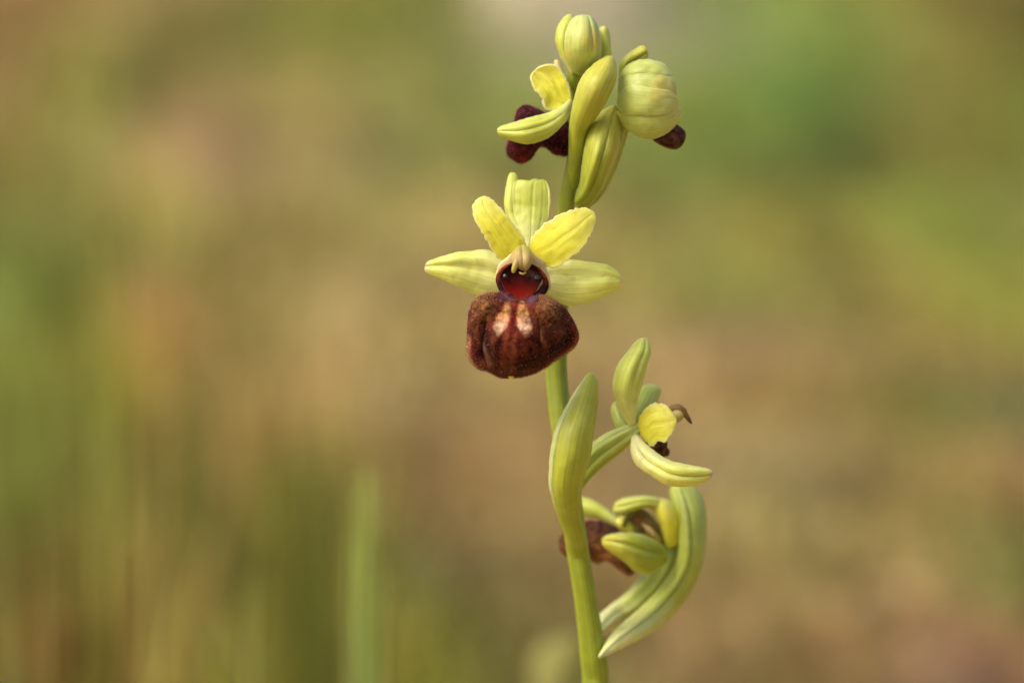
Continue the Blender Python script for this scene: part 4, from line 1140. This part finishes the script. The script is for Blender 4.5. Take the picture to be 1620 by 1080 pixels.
sheet('sepal', M_BUD, bd, [(977, 166), (979, 152), (990, 138), (1003, 134), (1022, 138), (1042, 141), (1058, 144), (1068, 152), (1073, 163), (1070, 172), (1058, 179), (1040, 182), (1010, 182), (985, 180)], 8, dfun=BE(0.32), seed=42,
      prof=lambda u, t: (4 * u * (1 - u)) ** 0.55 * 0.9 - 0.15 * g(u, 0.35, 0.08) * (1 - sstep(0.2, 0.5, t)), **eb)
sheet('sepal', M_BUD, bd, [(980, 190), (977, 176), (990, 174), (1015, 176), (1040, 176), (1060, 174), (1073, 168), (1074, 182), (1068, 198), (1052, 212), (1027, 220), (1004, 212), (989, 202)], 7, dfun=BE(0.0), seed=43,
      prof=lambda u, t: (4 * u * (1 - u)) ** 0.6 * 0.8, **eb)
sheet('lip', M_LIP, bd, [(1030, 214), (1048, 205), (1066, 198), (1077, 203), (1083, 211), (1080, 225), (1069, 235), (1055, 233), (1040, 225)], 5, d=(-8.5, -9, -9.5), bulge=(1.4, 2.2, 1.6), N=36, M=25, seed=44, thick=0.6,
      pigment=lambda x, y, u, t: np.clip(np.tile(np.array([0.11, 0.045, 0.028]), (len(x), 1)) * (1 + 0.9 * np.array([mnoise.noise(Vector((a * 0.1, c * 0.1, 1.0))) for a, c in zip(x, y)])[:, None]), 0.005, 0.5))
cb = sheet('bract', M_BRACT, orchid, [(981, 170), (979, 150), (980, 122), (984, 98), (998, 84), (1010, 76), (1018, 74), (1024, 80), (1023, 91), (1012, 97), (998, 103), (990, 118), (990, 145), (988, 168)], 7,
           d=(-9, -9.5, -9.5, -8.5), bulge=(0.6, 1.4, 1.6, 1.0), N=60, M=27, seed=45, thick=0.5, prof=lambda u, t: (4 * u * (1 - u)) ** 0.7 - 0.6 * g(u, 0.62, 0.1) * sstep(0.5, 0.8, t))
cb['label'] = 'small curled bract tip behind the round bud'
# unopened bud at the very top
tb = mkflower('bud', 918, 72, -7, 'unopened yellow green bud at the very top')
tube('ovary', M_STEM, tb, [(914, 160, -9, 8), (911, 140, -8.5, 10), (910, 122, -7.8, 13), (914, 108, -7.4, 15), (918, 98, -7.2, 12)], n=24, ridges=6, ramp_=0.05)
sheet('sepal', M_SEPALG, tb, [(906, 120), (896, 105), (886, 88), (879, 64), (881, 46), (888, 33), (896, 25), (901, 22), (906, 25), (908, 34), (902, 52), (902, 80), (912, 108)], 7, d=(-6.8, -6.5, -6.6, -7.5), bulge=(0.6, 1.4, 1.4, 0.8), N=56, M=27, seed=51, wob=0.08)
sheet('sepal', M_SEPALG, tb, [(940, 110), (948, 92), (950, 70), (948, 50), (951, 43), (957, 42), (962, 47), (965, 65), (966, 88), (958, 105)], 5, d=(-9, -9.2, -9.5), bulge=(0.5, 1.0, 0.8), N=44, M=19, seed=52, wob=0.08)
ct = sheet('sepal', M_BUD, tb, [(912, 118), (900, 104), (892, 84), (892, 62), (898, 42), (908, 28), (922, 24), (936, 27), (945, 40), (951, 62), (951, 82), (945, 98), (932, 112), (920, 119)], 6, d=(-6.8, -6.2, -6.0, -7.2), bulge=(1.2, 2.6, 3.0, 2.4),
           prof=lambda u, t: (4 * u * (1 - u)) ** 0.55 - 0.15 * g(u, 0.74, 0.05) * sstep(0.3, 0.5, t) - 0.06 * g(u, 0.3, 0.08) * sstep(0.4, 0.6, t), N=64, M=37, seed=53, wob=0.1)
ball('petal_core', M_BUD, tb, 922, 72, -7.6, 24, 44, 1.7, n=20, m=14)
